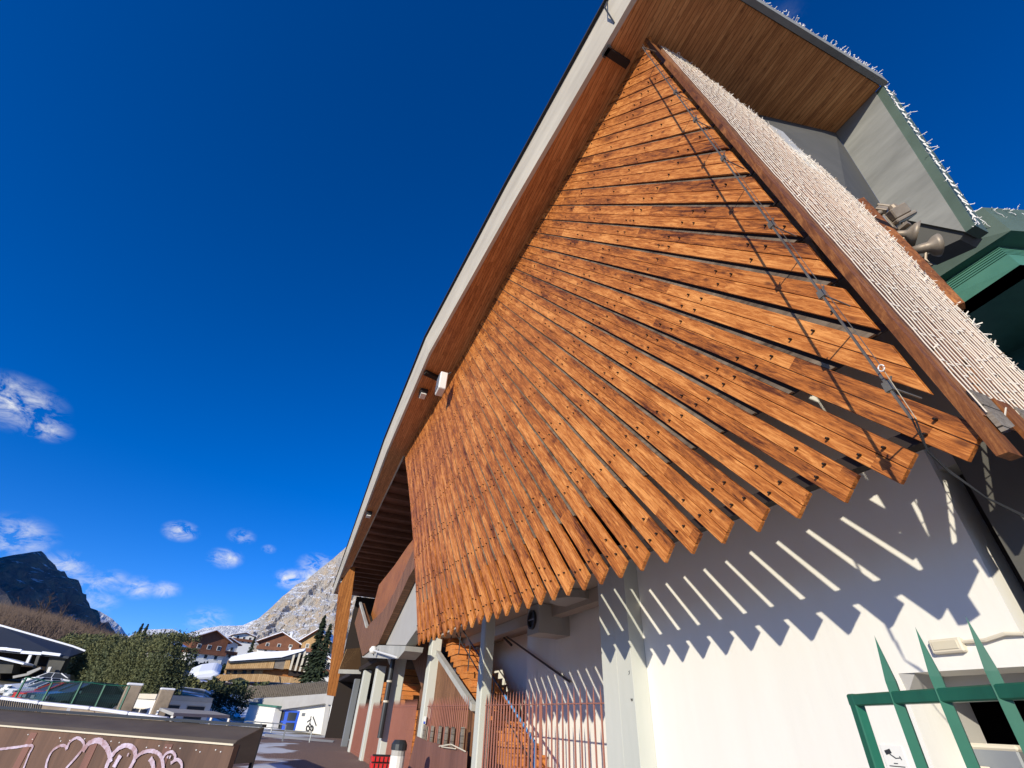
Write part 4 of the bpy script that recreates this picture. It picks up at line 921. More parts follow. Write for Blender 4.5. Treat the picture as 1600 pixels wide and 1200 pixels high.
for (p, q, t0, t1, z0, z1) in [(a0_, a1_, .14, .46, .7, h - .75), (a0_, a1_, .52, .82, .7, h - .75), (a1_, a2_, .05, .42, .5, h - .45), (a1_, a2_, .56, .88, .5, h - .45)]:
    b = MB(); wallseg(b, p, q, z0 - .06, z1 + .06, 'cream', .015, t0 - .015, t1 + .015); f = b.build('window', r); b = MB(); wallseg(b, p, q, z0, z1, 'window', .03, t0, t1); b.build('pane', f)
# glass-topped canopy in front of the booth
CP = [pr(248, 1110, 20), pr(332, 1117, 22), pr(356, 1128, 18), pr(268, 1124, 17)]
for v in CP: v.z = CP[0].z * .5 + v.z * .5
c0 = CP[3]; r = empty('canopy', 'grey metal canopy on thin legs in front of the white booth', 'canopy', Vector((c0.x, c0.y, 0))); I = Matrix.Translation((-c0.x, -c0.y, 0)); b = MB(); b.prism([I @ v for v in CP], (0, 0, .07), 'plaster_grey'); b.build('top', r)
for v in CP: b = MB(); q = I @ v; b.bar(q, Vector((q.x, q.y, .0)), .06, 'white_paint'); b.build('leg', r)

# --- parked cars
CAR_COL = {}
def carmat(n, c): mat('car_' + n, c, .25, spec=.6); return 'car_' + n
def loft(b, secs, m):        # sections: list of lists of (x,y,z), closed rings
    n = len(secs[0]); vs = [v for s in secs for v in s]; fs = [(i * n + k, i * n + (k + 1) % n, (i + 1) * n + (k + 1) % n, (i + 1) * n + k) for i in range(len(secs) - 1) for k in range(n)]
    fs += [tuple(range(n - 1, -1, -1)), tuple((len(secs) - 1) * n + k for k in range(n))]; b.add(vs, fs, m)
def car(px, r_, col, label, head, est=False):
    d = pr(px[0], px[1], r_); zg = ground_h(r_, azel(*px)[0]) + .05
    rt_ = empty('parked_car', label, 'car', Matrix.Translation((d.x, d.y, zg)) @ Matrix.Rotation(R(head), 4, 'Z'), 'cars parked beyond the mesh fence')
    m = carmat(col[0], col[1]); W_ = .86
    prof = [(-2.05, .62, .45), (-1.95, .85, .30), (-1.1, .98, .27), (-.9, 1.0, .26), (1.5, 1.0, .26), (1.95, .92, .30), (2.1, .60, .42)]
    b = MB(); secs = []
    for x, zt, zb in prof:
        w = W_ if abs(x) < 1.9 else W_ * .86; secs.append([(x, -w * .93, zb), (x, -w, lerp(zb, zt, .5)), (x, -w * .88, zt), (x, w * .88, zt), (x, w, lerp(zb, zt, .5)), (x, w * .93, zb)])
    loft(b, secs, m)
    cab = [(-1.0, .99, .74), (-.25, 1.42, .60), (.9, 1.46 if est else 1.44, .60), (1.75 if est else 1.55, 1.38 if est else 1.02, .62), (1.95 if est else 1.75, 1.0, .7)]
    secs = [[(x, -W_ * .9, .96), (x, -w, z), (x, w, z), (x, W_ * .9, .96)] for x, z, w in cab]
    loft(b, secs, 'window'); b.box((.35, 0, 1.45), (1.25, 1.16, .03), m)
    for s in (-1, 1):
        b.bar((-1.0, s * .74, 1.0), (-.25, s * .62, 1.44), .07, m); b.bar((1.75 if est else 1.55, s * .70, 1.02), (.9, s * .61, 1.45), .09, m); b.bar((.3, s * .80, 1.0), (.3, s * .62, 1.44), .06, m)
    bevel(b.build('body', rt_, smooth=False), .03)
    for x in (-1.28, 1.25):
        for s in (-1, 1):
            w = MB(); w.lathe((x, s * .74, .32), (0, s, 0), [(0, 0), (0, .31), (.18, .31), (.19, .2)], 'rubber', 16); wo = w.build('wheel', rt_); w = MB(); w.lathe((x, s * .935, .32), (0, s, 0), [(0, .2), (.01, .19), (.0, 0)], 'rim', 12); w.build('rim', wo)
    for s in (-1, 1):
        w = MB(); w.box((-1.99, s * .6, .70), (.12, .36, .14), 'glass'); w.build('headlight', rt_)
        w = MB(); w.box((-.75, s * .93, 1.0), (.12, .16, .12), m); w.build('mirror', rt_)
    w = MB(); w.box((-2.08, 0, .52), (.06, .5, .11), 'white_paint'); w.build('number_plate', rt_); return rt_
HD = -75
car((128, 1100), 37.0, ('teal', (.03, .06, .07)), 'dark blue-green car nearest the stone pillar in the parked row', 62)
car((110, 1095), 41.0, ('black', (.015, .018, .02)), 'black car parked between the red car and the blue-green one', 62)
car((88, 1090), 44.0, ('red', (.50, .05, .03)), 'red car parked in the middle of the row', 60)
car((74, 1080), 50.0, ('silver', (.55, .58, .60)), 'silver car with a dark windscreen parked left of the red one', 60)
car((62, 1072), 57.0, ('white', (.78, .79, .80)), 'white hatchback parked behind the silver car', 58)
car((80, 1058), 76.0, ('pearl', (.80, .80, .78)), 'white estate car standing alone in front of the hedge corner', 20, True)

# --- clipped conifer hedge
H1, H2 = polar(-30.0, 60), polar(-38.3, 132)
def hedge_fn(g):
    t = g.uniform() ** 1.3; p = H1.lerp(H2, t); r_ = p.length; zb = ground_h(r_, math.degrees(math.atan2(p.x, p.y))) - .6; d = (H2 - H1).normalized(); n_ = Vector((-d.y, d.x, 0))
    if n_.dot(-p) < 0: n_ = -n_
    h = 5.7 + .45 * math.sin(t * 37) + .3 * math.sin(t * 91 + 1) + g.normal() * .15
    f = g.uniform()
    if f < .72: s = 1.3 + g.normal() * .22 + .25 * math.sin(t * 160 + 2 * math.sin(t * 40)); z = g.uniform() * h
    elif f < .9: s = g.uniform(-1.3, 1.3); z = h + g.normal() * .18
    else: s = g.uniform(-1.3, 1.3); z = g.uniform() * h; p = H1 + (H1 - H2).normalized() * (g.normal() * .25 + .3)
    if f >= .9: zb = ground_h(60, -28.4) - .6; h = 5.6; z = g.uniform() * h; t = 0
    q = p + n_ * s; return np.array([q.x, q.y, zb + z]), g.uniform(.6, 1.3) * (1 + t)
b = leafmass(60000, hedge_fn, .095, 'hedge_leaf', 3); o = b.build('hedge', fix=False); tag(o, 'tall clipped conifer hedge behind the parked cars', 'hedge')
b = MB(); 
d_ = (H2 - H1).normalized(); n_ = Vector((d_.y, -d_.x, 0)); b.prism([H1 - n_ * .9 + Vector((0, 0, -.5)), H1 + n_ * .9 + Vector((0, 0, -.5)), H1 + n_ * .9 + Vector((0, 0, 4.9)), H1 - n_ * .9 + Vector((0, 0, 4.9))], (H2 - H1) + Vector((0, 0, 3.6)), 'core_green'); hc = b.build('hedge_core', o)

# --- trees
def spruce(loc_, h, w, label, group=None, seed=0, n=900):
    r = empty('spruce_tree', label, 'tree', loc_, group); g = np.random.default_rng(seed)
    b = MB(); b.tube([(0, 0, 0), (0, 0, h)], .03 * h * .5, 'trunk', 6, .01); b.build('trunk', r)
    V = []; F = []
    for i in range(n):
        f = g.uniform() ** .75; z = h * (.08 + .92 * f); rad = w * (1 - f) ** .85 * (0.75 + .3 * math.sin(z * 5.1 / (h * .08))) + .03; a = g.uniform(0, 6.283); rr = rad * g.uniform(.35, 1.1)
        c = np.array([math.cos(a) * rr, math.sin(a) * rr, z - rr * .25]); s = (.035 * h * g.uniform(.6, 1.2)) * (1.15 - f * .6)
        out = np.array([math.cos(a), math.sin(a), -.35]); sd_ = np.array([-math.sin(a), math.cos(a), g.uniform(-.6, .6)])
        k = len(V); V += [c - out * s * .6 + np.array([0, 0, s * .3]), c + sd_ * s * .55, c + out * s * 1.2, c - sd_ * s * .55]; F.append((k, k + 1, k + 2, k + 3))
    b = MB(); b.v = [tuple(map(float, v)) for v in V]; b.f = F; b.m = [0] * len(F); b.ms = ['needle']; b.build('crown', r, fix=False); return r
def zg(p): return ground_h(math.hypot(p.x, p.y), math.degrees(math.atan2(p.x, p.y)))
def at_top(px, py, rr): p = pr(px, py, rr); z0 = zg(p) - .3; return Vector((p.x, p.y, z0)), p.z - z0
for k, (x, y, rr, w, lab) in enumerate([(224, 974, 150, 1.5, 'slim dark conifer above the hedge, left of a close pair'), (232, 975, 152, 1.4, 'slim dark conifer above the hedge, right of a close pair'), (284, 998, 66, 1.9, 'dark conifer at the right end of the hedge'),
        (437, 987, 260, 3.2, 'broad spruce above the long red roof'), (452, 990, 262, 2.4, 'dark spruce right of the broad one above the red roof'), (424, 993, 264, 2.4, 'small spruce left of the broad one above the red roof'), (362, 993, 270, 2.2, 'spruce among the snowy roofs left of the red roof'), (399, 994, 280, 2.2, 'spruce below the rock cleft'),
        (508, 962, 95, 2.6, 'large green spruce beside the timber end fin'), (517, 975, 90, 2.6, 'spruce half hidden by the timber end fin')]):
    p, h = at_top(x, y, rr); spruce(p, h, w, lab, seed=k, n=1500)
def bare(loc_, h, label, seed, group):
    rnd_ = random.Random(seed); r = empty('bare_tree', label, 'tree', loc_, group); tr = MB(); cr = MB()
    def grow(p, d, L, rad, dep):
        q = p + d * L; (tr if dep < 2 else cr).bar(p, q, rad * 2, 'trunk' if dep < 2 else 'twig')
        if dep == 4:
            return
        for i in range(3 if dep > 0 else 7):
            t = rnd_.uniform(.35, 1) if dep == 0 else rnd_.uniform(.5, 1); d2 = (d + Vector([rnd_.uniform(-1, 1) for _ in range(3)]) * .75).normalized(); d2.z = abs(d2.z) * .8 + .2; grow(p + (q - p) * t, d2.normalized(), L * rnd_.uniform(.42, .62), rad * .5, dep + 1)
    grow(Vector((0, 0, 0)), Vector((rnd_.uniform(-.06, .06), rnd_.uniform(-.06, .06), 1)).normalized(), h * .62, h * .013, 0)
    tr.build('trunk', r, fix=False); cr.build('crown', r, fix=False); return r
protos = []
BT = [(84, 926), (60, 940), (105, 944), (120, 962), (40, 952), (15, 955), (150, 968), (165, 975), (180, 985), (135, 972), (95, 958), (72, 950), (28, 946), (5, 948), (110, 972), (192, 990), (50, 962), (128, 980)]
for k, (x, y) in enumerate(BT):
    p, h = at_top(x, y, 190 + 12 * ((k * 5) % 7)); lab = 'bare brown tree on the slope above the dark roof'
    if k == 0: lab = 'tallest bare tree, standing up against the dark peak'
    if k < 4: t = bare(p, h, lab, k, 'bare trees on the left slope'); protos.append((t, h))
    else:
        s_, hs_ = protos[1 + k % 3]; t = s_.copy(); COL.objects.link(t); t.location = p; t.scale = (h / hs_,) * 3; t.rotation_euler = (0, 0, k * 1.7); t['label'] = 'bare brown tree on the slope above the dark roof'
        for ch in s_.children: c = ch.copy(); COL.objects.link(c); c.parent = t
def thicket(g):
    az = g.uniform(-52, -30.5); r_ = g.uniform(160, 290); top = plin(az, [(-46, 9), (-43, 9.5), (-39, 8), (-36.5, 5.5), (-34.5, 3.6), (-31, 2.0)]); p = polar(az, r_); z = zg(p) + top * g.uniform() ** .8
    return p, z
V = []; F = []; g = np.random.default_rng(11)
for i in range(30000):
    p, z = thicket(g); L = g.uniform(.8, 2.4); a = g.uniform(0, 6.28); dx = math.cos(a) * L * .4; dy = math.sin(a) * L * .4; w = g.uniform(.05, .12); k = len(V)
    V += [(p.x - w, p.y, z), (p.x + w, p.y, z), (p.x + dx, p.y + dy, z + L)]; F.append((k, k + 1, k + 2))
b = MB(); b.v = V; b.f = F; b.m = [0] * len(F); b.ms = ['twig']; o = b.build('bare_wood', fix=False); tag(o, 'brown leafless woodland covering the slope at left', 'woodland', kind='stuff')

# --- houses
def facing(px, py, rr, turn=0):     # frame at that place: x right, y away, z up
    p = pr(px, py, rr); a = math.atan2(p.x, p.y); M = Matrix.Rotation(-a + R(turn), 4, 'Z'); return p, M
def chalet(px, py, rr, w, d, h, rh, label, wall='red_wood', roofm='snow', turn=0, base='white_paint', nwin=3, basef=.35, ov=.9):
    p, M = facing(px, py, rr, turn); r = empty('chalet', label, 'house', Matrix.Translation(p) @ M)
    b = MB(); b.boxc((-w / 2, 0, -8), (w / 2, d, h * basef), base); b.build('plinth', r)
    b = MB(); b.prism([(-w / 2, -.05, h * basef), (w / 2, -.05, h * basef), (w / 2, -.05, h), (0, -.05, h + rh), (-w / 2, -.05, h)], (0, d + .1, 0), wall); b.build('wall', r)
    for s in (-1, 1):
        b = MB(); e = Vector((s * (w / 2 + ov), -ov * 1.6, h - ov * rh / (w / 2))); t = Vector((0, -ov * 1.6, h + rh)); dr = Vector((0, d + 3 * ov, 0))
        b.prism([e, t, t + Vector((0, 0, .22)), e + Vector((0, 0, .22))], dr, 'red_wood'); ro = b.build('roof', r)
        b = MB(); b.prism([e + Vector((0, .1, .23)), t + Vector((0, .1, .23)), t + Vector((0, .1, .5)), e + Vector((0, .1, .5))], dr * .97, roofm); b.build('roof_snow', ro)
    for lv in (h * .12, h * .55):
        for k in range(nwin):
            x = (k + .5) / nwin * w * .86 - w * .43; b = MB(); b.box((x, -.09, lv + .7), (1.2, .1, 1.3), 'white_paint'); f = b.build('window', r); b = MB(); b.box((x, -.16, lv + .7), (.9, .06, 1.05), 'window'); b.build('pane', f)
    b = MB(); b.boxc((-w / 2 - .3, -1.1, h * basef - .15), (w / 2 + .3, -.05, h * basef), 'red_wood'); b.boxc((-w / 2 - .3, -1.1, h * basef), (w / 2 + .3, -1.0, h * basef + .9), 'red_wood'); b.build('balcony', r)
    b = MB(); b.box((w * .18, d * .5, h + rh * .9), (.9, .9, 2.2), 'white_paint'); b.box((w * .18, d * .5, h + rh * .9 + 1.15), (1.1, 1.1, .2), 'snow'); b.build('chimney', r); return r
chalet(318, 1034, 205, 11, 12, 6.4, 2.6, 'red timber chalet with white lower storey and snowy gable roof, leftmost of the hillside houses', turn=18)
chalet(345, 1030, 225, 9, 14, 5.2, 1.6, 'pale chalet with a shallow snowy roof right of the red timber one', wall='white_paint', turn=24)
chalet(432, 1022, 215, 14, 10, 3.6, 3.2, 'wide chalet with a long low red roof behind the modern timber house', turn=-8)
chalet(488, 1028, 200, 10, 12, 5.2, 3.4, 'ochre gabled chalet with a round gable window right of the modern house', wall='tan_wood', turn=-22)
chalet(378, 1006, 300, 10, 10, 3.4, 1.4, 'small white house under snow high on the slope', wall='white_paint', turn=10)
chalet(498, 1062, 150, 5, 6, 4.0, 1.2, 'little white house between the modern house and the big spruce', wall='white_paint', turn=0)
chalet(236, 1019, 170, 8, 8, 2.2, 1.5, 'brown chalet roof showing over the hedge', turn=-25, basef=.1)
# modern timber house
PQ, MQ = facing(410, 1060, 150, -4); HR = empty('timber_house', 'modern pale timber house with slatted balconies under a long snowy roof', 'house', Matrix.Translation(PQ) @ MQ); HI = (Matrix.Translation(PQ) @ MQ).inverted(); HN = MQ.to_3x3() @ Vector((0, 1, 0))
def hq(px, py, dep=0):
    t = ray(px, py); P0 = PQ + HN * dep; k = (P0 - Vector((0, 0, EYE))).dot(HN) / t.dot(HN); return HI @ (t * k + Vector((0, 0, EYE)))
def hp(name, pts, dep, th, m, parent=None): b = MB(); b.prism([hq(x, y, dep) for x, y in pts], (0, th, 0), m); return b.build(name, parent or HR)
hp('roof', [(357, 1031), (362, 1026), (395, 1019), (447, 1017), (478, 1013), (474, 1017), (440, 1027), (360, 1033)], -2, 12, 'snow')
hp('eaves', [(356, 1033), (440, 1028.5), (474, 1018), (476, 1021), (455, 1030), (357, 1036)], -1.6, 11, 'dark_steel')
hp('upper_storey', [(357, 1033), (492, 1022), (488, 1060), (350, 1062)], 1.5, 9, 'fin_wood')
hp('upper_balcony', [(356, 1032), (430, 1029.5), (427, 1044), (352, 1045)], -1, .4, 'tan_wood')
hp('upper_balcony', [(431, 1030), (447, 1031), (443, 1046), (428, 1044)], -.9, .4, 'grey_wood')
hp('timber_bay', [(447, 1030), (454, 1030), (452, 1045), (443, 1045)], -1.2, 3, 'tan_wood')
hp('floor_edge', [(352, 1045.2), (427, 1044.2), (427, 1046), (351.5, 1046.5)], -.9, 2, 'trunk')
b = MB(); 
for (x0, x1) in [(350, 353), (360, 364.5), (370, 378), (385, 392), (397, 410)]: b.prism([hq(x0, 1053, .9), hq(x1, 1053, .9), hq(x1 + 1, 1046, .9), hq(x0 + 1, 1046, .9)], (0, .4, 0), 'tan_wood')
b.build('shutters', HR)
for (x0, x1) in [(353.5, 359.5), (365, 370), (378.5, 384.5), (392.5, 397)]:
    b = MB(); b.prism([hq(x0, 1053, 1.2), hq(x1, 1053, 1.2), hq(x1 + 1, 1046.2, 1.2), hq(x0 + 1, 1046.2, 1.2)], (0, .25, 0), 'window'); b.build('window', HR)
hp('terrace_screen', [(336, 1054), (412, 1053), (436, 1056), (437, 1066), (330, 1064)], -3, .5, 'tan_wood')
hp('terrace_screen', [(436, 1056), (470, 1060), (478, 1067), (437, 1067)], -2.6, .5, 'tan_wood')
hp('gable_wall', [(454, 1031), (476, 1022), (492, 1030), (484, 1058), (450, 1056)], -.2, .5, 'black_wood_shade')
hp('gable_parapet', [(453, 1038), (485, 1044), (483, 1051), (451, 1047)], -.8, .3, 'tan_wood')
for (x0, y0_, x1, y1) in [(460, 1022, 453, 1047), (469, 1020, 461, 1048), (477, 1018, 468, 1049), (484, 1021, 475, 1050), (490, 1027, 482, 1051)]:
    b = MB(); b.bar(hq(x0, y0_, -1.4), hq(x1, y1, -1.4), .5, 'pale_strip'); b.build('post', HR)
hp('chimney', [(454, 1017), (455, 1011), (452, 1011), (451, 1017)], 4, 1, 'white_paint')
# snow bank and low brown shrubs below it
def bank(px0, px1, py0, py1, rr, m, name, label, cat, n, sz, seed):
    a, c = pr(px0, py0, rr), pr(px1, py1, rr)
    fn = lambda g: ((lambda t, s: np.array([lerp(a.x, c.x, t), lerp(a.y, c.y, t), lerp(a.z, c.z, s) + .5 * math.sin(t * 21)]) + g.normal(size=3) * .35)(g.uniform(), g.uniform()), g.uniform(.6, 1.3))
    b = leafmass(n, fn, sz, m, seed); o = b.build(name, fix=False); tag(o, label, cat, kind='stuff')
b = MB(); SN = [(290, 1058), (310, 1050), (335, 1047), (345, 1054), (330, 1062), (295, 1064)]
b.prism([pr(x, y, 135) for x, y in SN], Vector((-.45, .9, .25)) * 8, 'snow'); o = b.build('snow_bank', fix=True); bevel(o, .6, 2); tag(o, kind='structure')
bank(285, 410, 1066, 1084, 118, 'hedge_leaf', 'dry_scrub', 'band of dry olive scrub below the modern timber house', 'scrub', 2600, .45, 21)
bank(300, 350, 1040, 1052, 180, 'needle', 'dark_scrub', 'dark evergreen scrub under the red chalet', 'scrub', 1200, .6, 22)
bank(335, 385, 1082, 1106, 75, 'needle', 'ivy_slope', 'shaded green slope under the slatted wooden fence', 'scrub', 2600, .12, 23)

# --- white service building at the end of the plaza
q0, q1 = polar(-21.6, 66), polar(-15.0, 50); dB = (q1 - q0).normalized(); nB = Vector((dB.y, -dB.x, 0)); zb = -.42
WM = Matrix.Translation((q0.x, q0.y, zb)) @ Matrix((dB, -nB, Vector((0, 0, 1)))).transposed().to_4x4(); WI = WM.inverted(); LB = (q1 - q0).length
WB = empty('service_building', 'low white service building with a blue door at the end of the plaza', 'building', WM)
def wq(px, py, dep=0):
    t = ray(px, py); P0 = Vector((q0.x, q0.y, 0)) - nB * dep; k = (P0.dot(nB)) / t.dot(nB); return WI @ (t * k + Vector((0, 0, EYE)))
def wp(name, pts, dep, th, m, parent=None): b = MB(); b.prism([wq(x, y, dep) for x, y in pts], (0, th, 0), m); return b.build(name, parent or WB)
wp('wall', [(395, 1152), (435, 1104), (520, 1084), (526, 1162)], 0, .3, 'plaster')
wp('roof_band', [(385, 1093), (520, 1083), (522, 1097), (430, 1110), (400, 1104)], -.6, 3, 'dark_conc' if 0 else 'plaster_grey')
wp('annex', [(376, 1143), (390, 1100), (431, 1104), (420, 1150)], -.9, .7, 'plaster')
wp('annex_roof', [(388, 1098), (433, 1103), (432, 1105.5), (389, 1100.5)], -1.1, .9, 'copper_light')
d_o = wp('door', [(430, 1144), (437, 1109), (468, 1111), (459, 1145)], -.06, .08, 'blue_paint')
wp('pane', [(432.5, 1126), (436, 1111.5), (445, 1112), (442, 1126)], -.1, .03, 'window', d_o); wp('pane', [(448, 1126), (451, 1113), (464, 1114), (460.5, 1126)], -.1, .03, 'window', d_o); wp('pane', [(430.5, 1142), (433, 1129), (441, 1129), (438.5, 1142)], -.1, .03, 'window', d_o); wp('pane', [(444, 1142), (447, 1129), (460, 1129.5), (457.5, 1142)], -.1, .03, 'window', d_o)
wp('pier', [(501, 1150), (509, 1100), (516, 1099), (509, 1152)], -.5, .5, 'plaster_grey'); wp('pier', [(508, 1156), (517, 1102), (534, 1104), (523, 1160)], -1.0, .9, 'plaster')
wp('upper_panel', [(508, 1100), (509, 1086), (536, 1086), (534, 1104)], -.9, .8, 'plaster_grey')
b = MB(); b.prism([wq(x, y, 6) for x, y in ((383, 1092), (388, 1073), (512, 1065), (516, 1084))], (0, .15, 0), 'grey_wood')
o = b.build('slat_fence', matrix=WM); tag(o, 'grey brown slatted timber fence standing on top of the white service building', 'fence')
for k in range(44):
    t = k / 43; p = wq(lerp(388, 512, t), lerp(1073, 1065, t), 5.9); q = wq(lerp(383, 516, t), lerp(1092, 1084, t), 5.9); b = MB(); b.bar(p + Vector((0, 0, random.uniform(-.05, .15))), Vector((p.x, p.y, q.z)), .16, 'grey_wood', .05); so_ = b.build('slat', o)
# mural of a small figure, bike-like scribble on the white wall
b = MB()
for (x0, y0_, x1, y1) in [(486, 1119, 484, 1130), (489, 1120, 492, 1128), (492, 1128, 494, 1134), (484, 1130, 481, 1136), (484, 1130, 487, 1136), (480, 1134, 478, 1142), (487, 1134, 488, 1142), (480, 1128, 486, 1124)]:
    b.bar(wq(x0, y0_, -.03), wq(x1, y1, -.03), .10, 'dark_steel', .02, up=(0, 1, 0))
for cx_, cy_ in ((481, 1138), (487, 1138)): b.tube([wq(cx_ + 2.6 * math.cos(a), cy_ + 4 * math.sin(a), -.04) for a in [i * .63 for i in range(11)]], .05, 'dark_steel', 5)
b.build('wall_painting', WB)
b = MB(); b.prism([wq(472, 1114, -.03), wq(477, 1114, -.03), wq(476, 1119, -.03), wq(471, 1119, -.03)], (0, .02, 0), 'grey_steel'); b.build('notice', WB)
# kerb step and thin handrails in front
b = MB(); b.prism([pr(414, 1146, 44), pr(522, 1157, 40), pr(519, 1161, 39), pr(413, 1151, 43)], (0, 0, -1.2), 'plaster_grey'); b.prism([pr(413, 1151.2, 43), pr(519, 1161.2, 39), pr(517, 1163, 38.8), pr(412, 1157, 42.5)], (0, 0, -1.0), 'brown_sheet'); o = b.build('kerb'); tag(o, kind='structure')
r = empty('handrail', 'thin grey metal handrail in front of the white service building', 'railing', pr(440, 1140, 38)); I = Matrix.Translation(-pr(440, 1140, 38)); b = MB()
RP = [(382, 1128), (387, 1127), (437, 1131), (447, 1133), (441, 1158)]
for (x0, y0_), (x1, y1) in zip(RP, RP[1:]): b.bar(I @ pr(x0, y0_, 38), I @ pr(x1, y1, 38), .06, 'grey_steel')
b.bar(I @ pr(384, 1134, 38), I @ pr(436, 1138, 38), .04, 'grey_steel'); b.build('rail', r)
for (x, y, x1, y1) in [(446, 1141, 443, 1159), (487, 1144, 483, 1160), (408, 1130, 404, 1142), (427, 1131, 423, 1145)]: b = MB(); p = I @ pr(x, y, 38); q = I @ pr(x1, y1, 38); b.bar(p, Vector((p.x, p.y, q.z)), .05, 'grey_steel'); b.build('post', r)
b = MB(); b.bar(I @ pr(446, 1141, 38), I @ pr(487, 1144, 38), .05, 'grey_steel'); b.build('rail', r)

# --- dark low building at far left
PL, ML = facing(60, 1050, 92, -20); LR = empty('pavilion', 'low dark building with a broad slate roof and white posts beyond the car park', 'building', Matrix.Translation(PL) @ ML); LI = (Matrix.Translation(PL) @ ML).inverted(); LN = ML.to_3x3() @ Vector((0, 1, 0))
def lq(px, py, dep=0):
    t = ray(px, py); P0 = PL + LN * dep; k = (P0 - Vector((0, 0, EYE))).dot(LN) / t.dot(LN); return LI @ (t * k + Vector((0, 0, EYE)))
def lp(name, pts, dep, th, m, parent=None): b = MB(); b.prism([lq(x, y, dep) for x, y in pts], (0, th, 0), m); return b.build(name, parent or LR)
b = MB(); tp = [lq(-60, 960, 7), lq(0, 978, 7), lq(113, 1010.5, 7), lq(133, 1018, 7)]; bt = [lq(-60, 1008, -1), lq(0, 1015, -1), lq(95, 1024, -1), lq(108, 1026, -1)]
for i in range(3): b.prism([tp[i], tp[i + 1], bt[i + 1], bt[i]], (0, 0, -.25), 'roof_slate')
b.build('roof', LR)
b = MB(); 
for i in range(3): b.bar(tp[i] + Vector((0, 0, .06)), tp[i + 1] + Vector((0, 0, .06)), .35, 'snow', .22)
for (x0, y0_, x1, y1) in [(0, 1013.5, 12, 1014), (12, 1014.5, 34, 1017), (34, 1019, 66, 1021.5), (66, 1020, 95, 1023.5)]: b.bar(lq(x0, y0_, -1.1), lq(x1, y1, -1.1), .4, 'snow', .3)
b.build('roof_snow', LR)
lp('wall', [(-60, 1012), (80, 1021), (100, 1024), (86, 1060), (-60, 1062)], 1.5, .5, 'black_wood_shade')
lp('end_wall', [(79, 1022), (105, 1026), (92, 1052), (68, 1052)], -.3, 1.5, 'dark_conc')
lp('lower_roof', [(-60, 1022), (0, 1026), (38, 1036), (36, 1038.5), (0, 1030), (-60, 1027)], -4, 4, 'snow')
lp('lower_wall', [(-60, 1030), (0, 1032), (22, 1036), (18, 1052), (-60, 1052)], -3, 2, 'dark_conc')
for (x0, y0_, x1, y1) in [(49, 1022, 41, 1039), (79, 1042, 75, 1051), (62, 1021, 54, 1044)]: b = MB(); b.bar(lq(x0, y0_, -1), lq(x1, y1, -1), .3, 'white_paint' if x0 != 62 else 'dark_conc'); b.build('post', LR)
lp('ramp_wall', [(20, 1056), (42, 1052), (42, 1050), (63, 1042), (64, 1045), (44, 1055), (20, 1060)], -3.5, .4, 'plaster_grey')

# ================================================================== MOUNTAINS
def rockmat(name, rock, tan, snow_amt, scale, snowlo=.45):
    m = bpy.data.materials.new(name); m.use_nodes = True; nt = m.node_tree; N = nt.nodes; L = nt.links; b = N['Principled BSDF']; b.inputs['Roughness'].default_value = .95; b.inputs['Specular IOR Level'].default_value = .1
    tc = N.new('ShaderNodeTexCoord'); mp = N.new('ShaderNodeMapping'); mp.inputs['Scale'].default_value = (scale, scale, scale * .55); L.new(tc.outputs['Object'], mp.inputs[0])
    n = N.new('ShaderNodeTexNoise'); n.inputs['Scale'].default_value = 6; n.inputs['Detail'].default_value = 10; n.inputs['Roughness'].default_value = .68; L.new(mp.outputs[0], n.inputs[0])
    mx = N.new('ShaderNodeMix'); mx.data_type = 'RGBA'; mr = N.new('ShaderNodeMapRange'); L.new(n.outputs['Fac'], mr.inputs[0]); mr.inputs[1].default_value = .42; mr.inputs[2].default_value = .6
    L.new(mr.outputs[0], mx.inputs[0]); mx.inputs[6].default_value = rock; mx.inputs[7].default_value = tan
    mp2 = N.new('ShaderNodeMapping'); mp2.inputs['Scale'].default_value = (scale * .8, scale * .8, scale * 3.2); mp2.inputs['Rotation'].default_value = (0, .35, .2); L.new(tc.outputs['Object'], mp2.inputs[0])
    n2 = N.new('ShaderNodeTexNoise'); n2.inputs['Scale'].default_value = 5; n2.inputs['Detail'].default_value = 9; n2.inputs['Roughness'].default_value = .7; n2.inputs['Distortion'].default_value = .8; L.new(mp2.outputs[0], n2.inputs[0])
    ge_ = N.new('ShaderNodeNewGeometry'); sp = N.new('ShaderNodeSeparateXYZ'); L.new(ge_.outputs['Normal'], sp.inputs[0])
    a = N.new('ShaderNodeMath'); a.operation = 'MULTIPLY_ADD'; L.new(sp.outputs[2], a.inputs[0]); a.inputs[1].default_value = .35; L.new(n2.outputs['Fac'], a.inputs[2])
    m2 = N.new('ShaderNodeMapRange'); L.new(a.outputs[0], m2.inputs[0]); m2.inputs[1].default_value = 1.02 - snow_amt; m2.inputs[2].default_value = 1.10 - snow_amt
    m3 = N.new('ShaderNodeMix'); m3.data_type = 'RGBA'; L.new(m2.outputs[0], m3.inputs[0]); L.new(mx.outputs[2], m3.inputs[6]); m3.inputs[7].default_value = (.85, .87, .92, 1); L.new(m3.outputs[2], b.inputs['Base Color'])
    bp = N.new('ShaderNodeBump'); bp.inputs['Strength'].default_value = .9; bp.inputs['Distance'].default_value = .25 / scale; L.new(n.outputs['Fac'], bp.inputs['Height']); L.new(bp.outputs[0], b.inputs['Normal']); MATS[name] = m
rockmat('rock_pale', (.46, .45, .44, 1), (.56, .46, .35, 1), .31, .0034)
rockmat('rock_dark', (.20, .19, .19, 1), (.34, .28, .22, 1), .17, .0030)
rockmat('rock_snow', (.34, .32, .31, 1), (.42, .38, .35, 1), .72, .0022)
from mathutils import noise as mno
